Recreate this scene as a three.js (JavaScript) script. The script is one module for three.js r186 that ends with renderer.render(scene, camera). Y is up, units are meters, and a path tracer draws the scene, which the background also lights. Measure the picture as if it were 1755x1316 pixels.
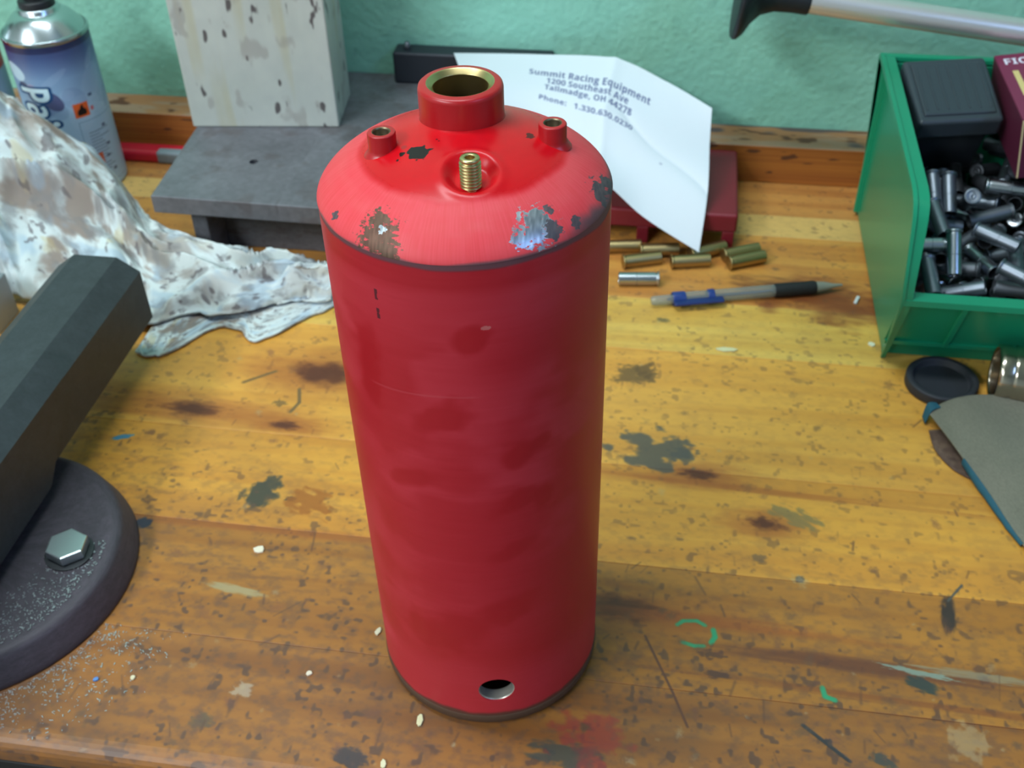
import * as THREE from 'three';
import { RoundedBoxGeometry } from 'three/addons/geometries/RoundedBoxGeometry.js';
import { mergeGeometries, mergeVertices, toCreasedNormals } from 'three/addons/utils/BufferGeometryUtils.js';
import { RectAreaLightUniformsLib } from 'three/addons/lights/RectAreaLightUniformsLib.js';
import { Brush, Evaluator, SUBTRACTION } from 'three-bvh-csg';

// ---------------------------------------------------------------- camera, exposure
// x runs along the wall, z towards the viewer, y up; y = 0 is the bench top, the tank stands on the origin
const scene = new THREE.Scene();
scene.background = new THREE.Color(0x05070a);
const camera = new THREE.PerspectiveCamera(38.675, 1755 / 1316, 0.01, 20);
camera.position.set(0.0704, 0.46, 0.3424);
camera.up.set(-0.0813, 0.767, -0.6365);
camera.lookAt(0.0704 - 0.1249, 0.46 - 0.6414, 0.3424 - 0.757);
camera.focus = 0.37; camera.userData.fStop = 22;
const renderer = new THREE.WebGLRenderer();
renderer.toneMapping = THREE.LinearToneMapping;
renderer.toneMappingExposure = 0.92;
renderer.shadowMap.enabled = true;
RectAreaLightUniformsLib.init();

// ceiling fittings: [x, z, width, length, turn, intensity, colour (linear)]
const LAMPS = [
  [-1.15, 1.35, 0.35, 1.30, 0.35, 38, [0.87, 0.99, 1.05]],
  [-0.30, -0.06, 0.16, 0.9, 1.57, 27, [0.87, 0.99, 1.05]],
  [1.50, 1.00, 0.30, 1.0, 0, 14, [0.30, 0.50, 1.0]],  // added blue fill, no known fitting; cools the shaded right sides
];
const CEIL = 1.55, FLOOR = -0.9, WALLZ = -0.522;

// ---------------------------------------------------------------- helpers
const V = (x, y, z) => new THREE.Vector3(x, y, z);
const used = {};
function numbered(n) { const k = used[n] = (used[n] ?? -1) + 1; return k ? n + '_' + String(k).padStart(3, '0') : n; }
function put(o, parent) { o.castShadow = o.receiveShadow = true; (parent || scene).add(o); return o; }
function mesh(name, geo, mat, parent) {
  const m = new THREE.Mesh(geo, mat); m.name = parent ? name : numbered(name);
  return put(m, parent);
}
function tag(o, label, category, group) {
  o.userData.label = label; o.userData.category = category; if (group) o.userData.group = group; return o;
}
function thing(name, label, category, pos = [0, 0, 0], rotY = 0, group) {
  const g = new THREE.Group(); g.name = numbered(name); g.position.set(...pos); g.rotation.y = rotY;
  scene.add(g); return tag(g, label, category, group);
}
function struct(name, geo, mat) { const m = new THREE.Mesh(geo, mat); m.name = name; m.userData.kind = 'structure'; return put(m); }
function rngOf(seed) { let a = seed >>> 0; return () => { a = (a + 0x6D2B79F5) | 0; let t = Math.imul(a ^ (a >>> 15), 1 | a); t = (t + Math.imul(t ^ (t >>> 7), 61 | t)) ^ t; return ((t ^ (t >>> 14)) >>> 0) / 4294967296; }; }
const PERM = new Float32Array(65536); { const r = rngOf(7); for (let i = 0; i < 65536; i++) PERM[i] = r(); }
function vn(x, y) {                                              // value noise 0..1
  const xi = Math.floor(x), yi = Math.floor(y), fx = x - xi, fy = y - yi;
  const u = fx * fx * (3 - 2 * fx), v = fy * fy * (3 - 2 * fy);
  const h = (a, b) => PERM[((a * 374761 + b * 668265) ^ (b * 1274 + a * 31)) & 65535];
  const a = h(xi, yi), b = h(xi + 1, yi), c = h(xi, yi + 1), d = h(xi + 1, yi + 1);
  return a + (b - a) * u + (c - a) * v + (a - b - c + d) * u * v;
}
function fbm(x, y, n = 4) { let s = 0, a = 0.5, t = 0; for (let i = 0; i < n; i++) { s += a * vn(x, y); t += a; a *= 0.5; x = x * 2.03 + 17.1; y = y * 2.03 + 5.7; } return s / t; }
const sst = (a, b, x) => { const t = Math.min(1, Math.max(0, (x - a) / (b - a))); return t * t * (3 - 2 * t); };
const lerp = (a, b, t) => a + (b - a) * t;
const mix3 = (o, c, t) => { o[0] += (c[0] - o[0]) * t; o[1] += (c[1] - o[1]) * t; o[2] += (c[2] - o[2]) * t; };
function dataTex(w, h, data, srgb, wrap) {
  const t = new THREE.DataTexture(data, w, h, THREE.RGBAFormat);
  t.magFilter = THREE.LinearFilter; t.minFilter = THREE.LinearFilter;
  t.wrapS = t.wrapT = wrap ?? THREE.RepeatWrapping;
  if (srgb) t.colorSpace = THREE.SRGBColorSpace;
  t.needsUpdate = true; return t;
}
function bake(w, h, fn, srgb = true) {                            // fn(u, v, out) fills 0..255 values
  const d = new Uint8Array(w * h * 4), o = [0, 0, 0];
  for (let j = 0; j < h; j++) for (let i = 0; i < w; i++) {
    fn((i + 0.5) / w, (j + 0.5) / h, o);
    const k = (j * w + i) * 4;
    d[k] = Math.max(0, Math.min(255, o[0])); d[k + 1] = Math.max(0, Math.min(255, o[1])); d[k + 2] = Math.max(0, Math.min(255, o[2])); d[k + 3] = 255;
  }
  return dataTex(w, h, d, srgb);
}
const std = (color, roughness = 0.6, metalness = 0, extra = {}) => new THREE.MeshStandardMaterial({ color, roughness, metalness, ...extra });
const phys = (p) => new THREE.MeshPhysicalMaterial(p);
const lathe = (pts, seg = 48) => new THREE.LatheGeometry(pts.map(p => new THREE.Vector2(p[0], p[1])), seg);
const box = (w, h, d, r = 0.001, s = 2) => new RoundedBoxGeometry(w, h, d, s, Math.min(r, w / 2.01, h / 2.01, d / 2.01));
const at = (g, x, y, z) => g.translate(x, y, z);
function shell(P, th) {                                           // closed sheet from a grid of points P[i][j], thickened away from its normal
  const nu = P.length, nv = P[0].length, pos = [], uv = [], idx = [];
  const N = (i, j) => {
    const a = P[Math.min(nu - 1, i + 1)][j].clone().sub(P[Math.max(0, i - 1)][j]);
    const b = P[i][Math.min(nv - 1, j + 1)].clone().sub(P[i][Math.max(0, j - 1)]);
    return b.cross(a).normalize();
  };
  for (let s = 0; s < 2; s++) for (let i = 0; i < nu; i++) for (let j = 0; j < nv; j++) {
    const p = P[i][j], n = N(i, j);
    pos.push(p.x - n.x * th * s, p.y - n.y * th * s, p.z - n.z * th * s); uv.push(i / (nu - 1), 1 - j / (nv - 1));
  }
  const id = (s, i, j) => s * nu * nv + i * nv + j;
  for (let i = 0; i < nu - 1; i++) for (let j = 0; j < nv - 1; j++) {
    idx.push(id(0, i, j), id(0, i, j + 1), id(0, i + 1, j + 1), id(0, i, j), id(0, i + 1, j + 1), id(0, i + 1, j));
    idx.push(id(1, i, j), id(1, i + 1, j + 1), id(1, i, j + 1), id(1, i, j), id(1, i + 1, j), id(1, i + 1, j + 1));
  }
  const side = (a, b, c, d) => idx.push(a, b, c, a, c, d);
  for (let i = 0; i < nu - 1; i++) { side(id(0, i, 0), id(0, i + 1, 0), id(1, i + 1, 0), id(1, i, 0)); side(id(0, i + 1, nv - 1), id(0, i, nv - 1), id(1, i, nv - 1), id(1, i + 1, nv - 1)); }
  for (let j = 0; j < nv - 1; j++) { side(id(0, 0, j + 1), id(0, 0, j), id(1, 0, j), id(1, 0, j + 1)); side(id(0, nu - 1, j), id(0, nu - 1, j + 1), id(1, nu - 1, j + 1), id(1, nu - 1, j)); }
  const g = new THREE.BufferGeometry();
  g.setAttribute('position', new THREE.Float32BufferAttribute(pos, 3)); g.setAttribute('uv', new THREE.Float32BufferAttribute(uv, 2));
  g.setIndex(idx); g.computeVertexNormals(); return g;
}
const cat = (a, b, c, d, t) => 0.5 * (2 * b + (c - a) * t + (2 * a - 5 * b + 4 * c - d) * t * t + (3 * b - a - 3 * c + d) * t * t * t);
function spline(A, t) {                                           // Catmull-Rom through Vector3 list, t 0..1
  const n = A.length - 1, x = Math.min(n - 1e-6, t * n), i = Math.floor(x), f = x - i;
  const a = A[Math.max(0, i - 1)], b = A[i], c = A[Math.min(n, i + 1)], d = A[Math.min(n, i + 2)];
  return V(cat(a.x, b.x, c.x, d.x, f), cat(a.y, b.y, c.y, d.y, f), cat(a.z, b.z, c.z, d.z, f));
}
function sheet(ctrl, nu, nv) {                                    // ctrl[column][row]
  const out = [];
  for (let i = 0; i < nu; i++) {
    const rows = []; for (let r = 0; r < ctrl[0].length; r++) rows.push(spline(ctrl.map(c => c[r]), i / (nu - 1)));
    const col = []; for (let j = 0; j < nv; j++) col.push(spline(rows, j / (nv - 1)));
    out.push(col);
  }
  return out;
}
function planar(g, fx, fy) {                                      // uv from position
  const p = g.attributes.position, uv = new Float32Array(p.count * 2);
  for (let i = 0; i < p.count; i++) { uv[2 * i] = fx(p.getX(i), p.getY(i), p.getZ(i)); uv[2 * i + 1] = fy(p.getX(i), p.getY(i), p.getZ(i)); }
  g.setAttribute('uv', new THREE.BufferAttribute(uv, 2)); return g;
}
function prism(pts, h, bevel = 0.0008, holes = []) {              // polygon in x,z ; top at y = 0, thickness h downwards
  const s = new THREE.Shape(pts.map(p => new THREE.Vector2(p[0], -p[1])));
  for (const [x, z, r] of holes) { const q = new THREE.Path(); q.absarc(x, -z, r, 0, Math.PI * 2, true); s.holes.push(q); }
  const g = new THREE.ExtrudeGeometry(s, { depth: h - 2 * bevel, bevelEnabled: true, bevelThickness: bevel, bevelSize: bevel, bevelOffset: -bevel, bevelSegments: 2, curveSegments: 20 });
  g.rotateX(-Math.PI / 2); g.translate(0, -h + bevel, 0); return g;
}
function alongX(shapePts, x0, x1, bevel = 0.0006) {               // profile [z, y] swept from x0 to x1
  const s = new THREE.Shape(shapePts.map(p => new THREE.Vector2(-p[0], p[1])));
  const g = new THREE.ExtrudeGeometry(s, { depth: x1 - x0 - 2 * bevel, bevelEnabled: true, bevelThickness: bevel, bevelSize: bevel, bevelOffset: -bevel, bevelSegments: 2 });
  g.rotateY(Math.PI / 2); g.translate(x0 + bevel, 0, 0); return g;
}
function alongZ(shapePts, z0, z1, bevel = 0.0006) {               // profile [x, y] swept from z0 to z1
  const s = new THREE.Shape(shapePts.map(p => new THREE.Vector2(p[0], p[1])));
  const g = new THREE.ExtrudeGeometry(s, { depth: z1 - z0 - 2 * bevel, bevelEnabled: true, bevelThickness: bevel, bevelSize: bevel, bevelOffset: -bevel, bevelSegments: 2 });
  g.translate(0, 0, z0 + bevel); return g;
}

// ---------------------------------------------------------------- room
const wallTex = bake(512, 512, (u, v, o) => {
  const n = fbm(u * 9, v * 9, 4), m = fbm(u * 60 + 9, v * 60, 2);
  o[0] = 142 + 10 * (n - 0.5) + 6 * (m - 0.5); o[1] = 202 + 9 * (n - 0.5) + 6 * (m - 0.5); o[2] = 180 + 10 * (n - 0.5) + 6 * (m - 0.5);
  const d = sst(0.68, 0.74, fbm(u * 30 + 40, v * 30, 3)); mix3(o, [118, 172, 154], d * 0.3);
});
const wallBump = bake(512, 512, (u, v, o) => { const n = 255 * (0.45 * fbm(u * 60, v * 60, 3) + 0.55 * fbm(u * 150, v * 150, 2)); o[0] = o[1] = o[2] = n; }, false);
for (const t of [wallTex, wallBump]) t.repeat.set(2, 2);
const wallMat = std(0xffffff, 0.75, 0, { map: wallTex, bumpMap: wallBump, bumpScale: 0.0009 });
const plainWall = std(0xc9cbc8, 0.85);
const wx = g => planar(g, (x, y, z) => x + z, (x, y, z) => y);
struct('wall_back', wx(at(new THREE.BoxGeometry(4.8, CEIL - FLOOR + 0.2, 0.1), 0, (CEIL + FLOOR) / 2, WALLZ - 0.05)), wallMat);
struct('wall_front', wx(at(new THREE.BoxGeometry(4.8, CEIL - FLOOR + 0.2, 0.1), 0, (CEIL + FLOOR) / 2, 3.05)), plainWall);
struct('wall_left', wx(at(new THREE.BoxGeometry(0.1, CEIL - FLOOR + 0.2, 3.6), -2.35, (CEIL + FLOOR) / 2, 1.25)), plainWall);
struct('wall_right', wx(at(new THREE.BoxGeometry(0.1, CEIL - FLOOR + 0.2, 3.6), 2.35, (CEIL + FLOOR) / 2, 1.25)), plainWall);
struct('floor', at(new THREE.BoxGeometry(4.8, 0.1, 3.7), 0, FLOOR - 0.05, 1.25), std(0x6f6c66, 0.8));
struct('ceiling', at(new THREE.BoxGeometry(4.8, 0.1, 3.7), 0, CEIL + 0.05, 1.25), std(0xd8dcd8, 0.9));
LAMPS.forEach(([x, z, w, l, turn, power, rgb], i) => {
  const LAMP_COLOR = new THREE.Color().setRGB(...rgb);
  const t = thing('ceiling_light', ['wide fluorescent light on the ceiling left of the bench', 'slim strip light on the ceiling straight above the bench', 'bluish fill light added on the ceiling right of the bench to tint the shadows'][i], 'ceiling light', [x, CEIL - 0.061, z], turn);
  mesh('housing', at(box(w + 0.04, 0.05, l + 0.04, 0.006), 0, 0.035, 0), std(0xe6e8e6, 0.5), t);
  mesh('diffuser', at(box(w, 0.012, l, 0.004), 0, 0.008, 0), new THREE.MeshStandardMaterial({ color: 0xf2f6f6, roughness: 0.6, emissive: LAMP_COLOR, emissiveIntensity: power * 0.12 }), t);
  const L = new THREE.RectAreaLight(LAMP_COLOR, power, w, l); L.rotation.x = -Math.PI / 2; L.position.y = -0.004; t.add(L);
});

// ---------------------------------------------------------------- workbench
const BX0 = -0.5, BX1 = 0.5, BZ0 = -0.53, BZ1 = 0.11, BW = 2048, BH = 1312;
const SEAMS = [-0.4855, -0.402, -0.308, -0.248, -0.134, -0.057, 0.02, 0.094];
const PL = [[[204, 140, 72], [174, 106, 52]], [[212, 150, 70], [184, 114, 50]], [[228, 184, 88], [210, 156, 66]], [[228, 166, 70], [208, 142, 56]], [[220, 156, 60], [196, 128, 48]], [[178, 118, 46], [142, 86, 36]], [[160, 102, 44], [124, 74, 36]]];
function benchTexture() {
  const d = new Uint8Array(BW * BH * 4), dx = (BX1 - BX0) / BW, dz = (BZ1 - BZ0) / BH;
  for (let j = 0; j < BH; j++) {
    const z = BZ0 + (j + 0.5) * dz; let p = 0; while (p < 6 && z > SEAMS[p + 1]) p++;
    for (let i = 0; i < BW; i++) {
      const x = BX0 + (i + 0.5) * dx, k = (j * BW + i) * 4;
      const wob = 0.012 * (fbm(x * 5 + p * 31, z * 14, 2) - 0.5), zz = z + wob;
      const g1 = fbm(x * 3.2 + p * 13, zz * 95 + p * 7, 3), g2 = vn(x * 14 + p, zz * 620);
      const ring = 0.5 + 0.5 * Math.sin(zz * 620 + 9 * fbm(x * 2.2 + p * 9, zz * 30, 2));
      const t = Math.min(1, Math.max(0, 0.62 * sst(0.32, 0.74, g1) + 0.06 * ring + 0.16 * (g2 - 0.4)));
      const o = [0, 1, 2].map(c => lerp(PL[p][0][c], PL[p][1][c], t));
      if (p === 0) mix3(o, [228, 186, 110], 0.85 * sst(-0.436, -0.432, z));        // sapwood stripe
      const dirt = fbm(x * 22 + 3, z * 22 + 8, 4), wear = sst(-0.13, 0.05, z + 0.05 * (fbm(x * 6, z * 6 + 40, 3) - 0.5) - 0.25 * Math.min(0, x + 0.02));
      mix3(o, [104, 72, 52], (0.08 + 0.34 * wear) * sst(0.4, 0.85, dirt));
      mix3(o, [92, 66, 60], (0.08 + 0.34 * wear) * sst(0.38, 0.82, fbm(x * 210 + 60, z * 330, 4)));
      const fleck = vn(x * 420, z * 420) * vn(x * 160 + 50, z * 160); mix3(o, [88, 62, 50], (0.28 + 0.5 * wear) * sst(0.42, 0.66, fleck));
      d[k] = o[0]; d[k + 1] = o[1]; d[k + 2] = o[2]; d[k + 3] = 255;
    }
  }
  const blot = (x, z, rx, rz, rot, col, alpha, rough = 0.6, soft = 0.35, seed = 0) => {
    const R = Math.max(rx, rz) * 1.7, ca = Math.cos(rot), sa = Math.sin(rot);
    const i0 = Math.max(0, ((x - R - BX0) / dx) | 0), i1 = Math.min(BW - 1, ((x + R - BX0) / dx) | 0), j0 = Math.max(0, ((z - R - BZ0) / dz) | 0), j1 = Math.min(BH - 1, ((z + R - BZ0) / dz) | 0);
    for (let j = j0; j <= j1; j++) for (let i = i0; i <= i1; i++) {
      const px = BX0 + i * dx - x, pz = BZ0 + j * dz - z, a = (px * ca + pz * sa) / rx, b = (-px * sa + pz * ca) / rz;
      const q = Math.sqrt(a * a + b * b) + rough * 2 * (fbm(a * 2.2 + seed * 7.7 + 20, b * 2.2 + seed * 3.1, 3) - 0.5);
      const al = alpha * (1 - sst(1 - soft, 1 + soft, q)); if (al < 0.01) continue;
      const k = (j * BW + i) * 4; for (let c = 0; c < 3; c++) d[k + c] += (col[c] - d[k + c]) * al;
    }
  };
  const line = (pts, w, col, alpha) => {
    for (let s = 0; s < pts.length - 1; s++) {
      const [ax, az] = pts[s], [bx, bz] = pts[s + 1], n = Math.ceil(Math.hypot(bx - ax, bz - az) / (w * 0.6));
      for (let q = 0; q <= n; q++) blot(lerp(ax, bx, q / n), lerp(az, bz, q / n), w, w, 0, col, alpha, 0.2, 0.5, q);
    }
  };
  const KN = [74, 34, 24], HALO = [150, 78, 34], GR = [84, 80, 74], DK = [54, 50, 52], PALE = [176, 170, 150], TEAL = [52, 150, 104];
  // knots with their reddish halo
  for (const [x, z, r, e] of [[0.1024, -0.132, 0.0058, 2.6], [0.1413, -0.097, 0.0058, 2], [-0.145, -0.1956, 0.014, 1.9], [-0.22, -0.1511, 0.0068, 5.5], [-0.1548, -0.1426, 0.0045, 3], [0.0634, -0.0268, 0.009, 3.4]]) {
    blot(x, z, r * e * 1.7, r * 1.5, 0.03, HALO, 0.55, 0.5, 0.8, x * 50); blot(x, z, r * Math.sqrt(e), r * 0.75, 0.03, KN, 0.8, 0.6, 0.6, z * 50);
  }
  // dark streaks along the grain
  blot(0.10, -0.024, 0.075, 0.004, 0.02, HALO, 0.6, 0.6, 0.8, 3); blot(0.182, -0.006, 0.062, 0.004, 0.03, [96, 54, 40], 0.75, 0.6, 0.6, 4);
  blot(0.2, 0.012, 0.09, 0.002, 0.03, [126, 70, 36], 0.6, 0.6, 0.6, 5); blot(-0.12, -0.055, 0.09, 0.003, 0, HALO, 0.5, 0.5, 0.7, 8); blot(0.12, -0.124, 0.11, 0.0025, 0.04, HALO, 0.5, 0.5, 0.7, 9);
  blot(0.19, -0.322, 0.045, 0.02, 0.1, [108, 50, 28], 0.7, 0.9, 0.6, 10); blot(0.16, -0.334, 0.03, 0.008, 0.1, [96, 60, 34], 0.6, 0.9, 0.6, 12);
  // grease, burns, paint
  const S = [
    [0.0756, -0.1499, 0.021, 0.015, 0.2, GR, 0.85, 1.1], [0.094, -0.1475, 0.008, 0.006, 0, GR, 0.7, 1], [0.0567, -0.219, 0.013, 0.008, 0, [112, 84, 48], 0.85, 1.0], [0.066, -0.226, 0.006, 0.008, 0.5, [104, 76, 44], 0.85, 0.8],
    [0.1572, -0.1045, 0.014, 0.006, 0.5, [132, 112, 68], 0.8, 1], [-0.1519, -0.0825, 0.0085, 0.010, 0.3, [70, 66, 54], 0.95, 0.8], [-0.147, -0.092, 0.005, 0.006, 0.3, [74, 68, 56], 0.9, 0.6], [-0.1325, -0.0805, 0.003, 0.002, 0, DK, 0.8, 0.6],
    [-0.121, -0.0796, 0.013, 0.008, 0.4, [156, 90, 30], 0.8, 0.9], [-0.2112, -0.0512, 0.005, 0.0042, 0, [44, 46, 62], 0.95, 0.5], [0.2329, -0.0439, 0.0036, 0.0125, 0.15, [56, 44, 40], 0.95, 0.4], [0.2139, 0.0006, 0.0085, 0.0038, 0.3, [52, 60, 58], 0.9, 0.5],
    [0.2139, -0.0062, 0.015, 0.0016, 0.12, [134, 156, 142], 0.8, 0.8], [0.245, -0.008, 0.03, 0.0022, 0.06, [144, 140, 120], 0.6, 1], [-0.2535, -0.1189, 0.006, 0.002, -0.4, [60, 132, 170], 0.9, 0.6], [-0.1428, -0.0117, 0.0165, 0.0024, 0.13, [166, 150, 112], 0.85, 0.5],
    [-0.1169, 0.0486, 0.005, 0.004, 0, [178, 160, 140], 0.7, 0.8], [0.2298, 0.0301, 0.008, 0.009, 0, [176, 152, 114], 0.55, 0.8], [-0.0539, 0.0785, 0.008, 0.005, 0.3, [62, 52, 56], 0.9, 0.7], [-0.1304, 0.0687, 0.0055, 0.004, 0, [96, 78, 60], 0.85, 0.6],
    [0.0428, 0.0621, 0.015, 0.006, 0, [62, 66, 62], 0.8, 0.9], [0.0557, 0.0542, 0.014, 0.011, 0.3, [150, 50, 46], 0.6, 1.1], [0.1581, -0.0586, 0.0026, 0.0026, 0, DK, 0.8, 0.4], [0.1368, -0.0711, 0.004, 0.0028, 0, [120, 90, 60], 0.8, 0.6],
    [0.0751, -0.2832, 0.0045, 0.0025, 0, [110, 96, 60], 0.8, 0.6], [0.1666, 0.0388, 0.002, 0.0016, 0, DK, 0.9, 0.5], [-0.1165, -0.1905, 0.003, 0.003, 0, [120, 84, 42], 0.7, 0.8], [-0.165, -0.1628, 0.004, 0.003, 0, [108, 84, 50], 0.7, 0.8], [0.19, 0.0455, 0.005, 0.003, 0.3, [64, 66, 64], 0.8, 0.8], [0.112, -0.003, 0.006, 0.0026, 0, [86, 56, 44], 0.8, 0.9], [0.114, 0.008, 0.006, 0.0022, 0.1, [78, 52, 46], 0.8, 0.9]];
  S.forEach((s, q) => blot(s[0], s[1], s[2], s[3], s[4], s[5], s[6], s[7], 0.3, q + 20));
  line([[0.094, -0.0195], [0.097, -0.0225], [0.104, -0.0235], [0.1085, -0.021]], 0.0011, TEAL, 0.5); line([[0.1125, -0.019], [0.1135, -0.0145], [0.1115, -0.0105]], 0.0013, TEAL, 0.7); line([[0.097, -0.009], [0.103, -0.0075], [0.108, -0.008]], 0.0011, TEAL, 0.5);
  line([[0.1655, 0.009], [0.1665, 0.014], [0.1712, 0.0155]], 0.0012, TEAL, 0.8);
  line([[0.155, 0.0315], [0.1755, 0.048]], 0.0009, DK, 0.85); line([[0.234, -0.054], [0.243, -0.066]], 0.0006, GR, 0.7);
  line([[-0.178, -0.194], [-0.196, -0.18]], 0.0012, [120, 92, 52], 0.6); line([[-0.157, -0.178], [-0.153, -0.165], [-0.156, -0.155]], 0.0011, [112, 90, 56], 0.55);
  line([[0.078, -0.0105], [0.093, 0.021], [0.101, 0.04]], 0.0006, [96, 60, 44], 0.7);
  const r = rngOf(41);
  for (let q = 0; q < 1100; q++) {                                  // knocks and spots, thicker towards the worn front edge
    const f = r(), z = f < 0.66 ? 0.10 - 0.19 * r() * r() - 0.02 * r() : -0.4 + 0.42 * r(), x = -0.3 + 0.62 * r(), s = 0.0006 + 0.0023 * r() * r();
    blot(x, z, s * (0.8 + r()), s, r() * 3, r() < 0.9 ? [96 + 24 * r(), 74, 58] : [176, 160, 128], 0.2 + 0.3 * r(), 0.9, 0.8, q);
  }
  for (let q = 0; q < 80; q++) {                                  // knife and saw scratches
    const z = r() < 0.8 ? 0.10 - 0.16 * r() : -0.3 + 0.25 * r(), x = -0.25 + 0.52 * r(), a = 0.9 + 1.5 * r(), l = 0.004 + 0.016 * r() * r();
    line([[x, z], [x + l * Math.cos(a), z + l * Math.sin(a)]], 0.0004 + 0.0004 * r(), [96, 66, 50], 0.10 + 0.12 * r());
  }
  const b = new Uint8Array(BW / 2 * BH / 2 * 4);
  for (let j = 0; j < BH / 2; j++) for (let i = 0; i < BW / 2; i++) { const k = (j * 2 * BW + i * 2) * 4, l = (j * BW / 2 + i) * 4, m = (d[k] + d[k + 1]) / 2; b[l] = b[l + 1] = b[l + 2] = m; b[l + 3] = 255; }
  return [dataTex(BW, BH, d, true), dataTex(BW / 2, BH / 2, b, false)];
}
const [woodMap, woodBump] = benchTexture();
const woodMat = std(0xffffff, 0.48, 0, { map: woodMap, bumpMap: woodBump, bumpScale: 0.0004 });
const benchUV = g => planar(g, (x, y, z) => (x - BX0) / (BX1 - BX0), (x, y, z) => (z - y - BZ0) / (BZ1 - BZ0));
{
  const t = thing('workbench', 'worn varnished pine workbench with scarred stained planks', 'workbench');
  for (let p = 0; p < 7; p++) {
    const z0 = p ? SEAMS[p] : WALLZ + 0.001, z1 = SEAMS[p + 1], r = p === 6 ? 0.009 : 0.0004, pts = [[z0, -0.045], [z0, -0.0004], [z0 + 0.0004, 0]];
    for (let q = 0; q <= 6; q++) { const a = q / 6 * Math.PI / 2; pts.push([z1 - r + r * Math.sin(a), -r + r * Math.cos(a)]); }
    if (p === 6) pts.push([z1, -0.014], [z1 - 0.006, -0.0155], [z1 - 0.006, -0.045]); else pts.push([z1, -0.045]);
    mesh('plank', benchUV(alongX(pts, -0.95, 0.95, 0.0001)), woodMat, t);
  }
  for (const x of [-0.85, 0.85]) for (const z of [-0.44, 0.02]) mesh('leg', at(box(0.08, 0.855, 0.08, 0.004), x, -0.4725, z), std(0x9a6a34, 0.6), t);
  mesh('edge_shade', at(box(1.9, 0.06, 0.005, 0.001), 0, -0.0465, 0.0912), std(0x1d1614, 0.7), t);  // added near-black strip: shade of the front face put into its colour
  mesh('apron', at(box(1.7, 0.1, 0.025, 0.002), 0, -0.095, 0.065), std(0x7c4c24, 0.6), t);
}
{ // batten against the wall, its top face grey with dust and old paint
  const bt = bake(1024, 128, (u, v, o) => {
    const x = (u - 0.5) * 1.9, g = fbm(x * 4, v * 40, 3);
    o[0] = lerp(186, 140, g); o[1] = lerp(116, 76, g); o[2] = lerp(48, 34, g);
    const top = sst(0.49, 0.51, v); mix3(o, [158, 132, 112], top * (0.45 + 0.4 * sst(0.4, 0.6, fbm(x * 30, v * 9, 3))));
    mix3(o, [92, 76, 74], top * sst(0.64, 0.72, fbm(x * 22 + 5, v * 5, 2))); mix3(o, [96, 56, 36], sst(0.72, 0.78, fbm(x * 60, v * 14 + 30, 2)));
  });
  struct('trim_1', planar(at(box(1.9, 0.0335, 0.036, 0.0012), 0, 0.01675, WALLZ + 0.0182), (x) => x / 1.9 + 0.5, (x, y, z) => y < 0.0329 ? y / 0.0335 * 0.5 : 0.52 + 0.46 * (WALLZ + 0.036 - z) / 0.036), std(0xffffff, 0.5, 0, { map: bt }));
}

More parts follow.
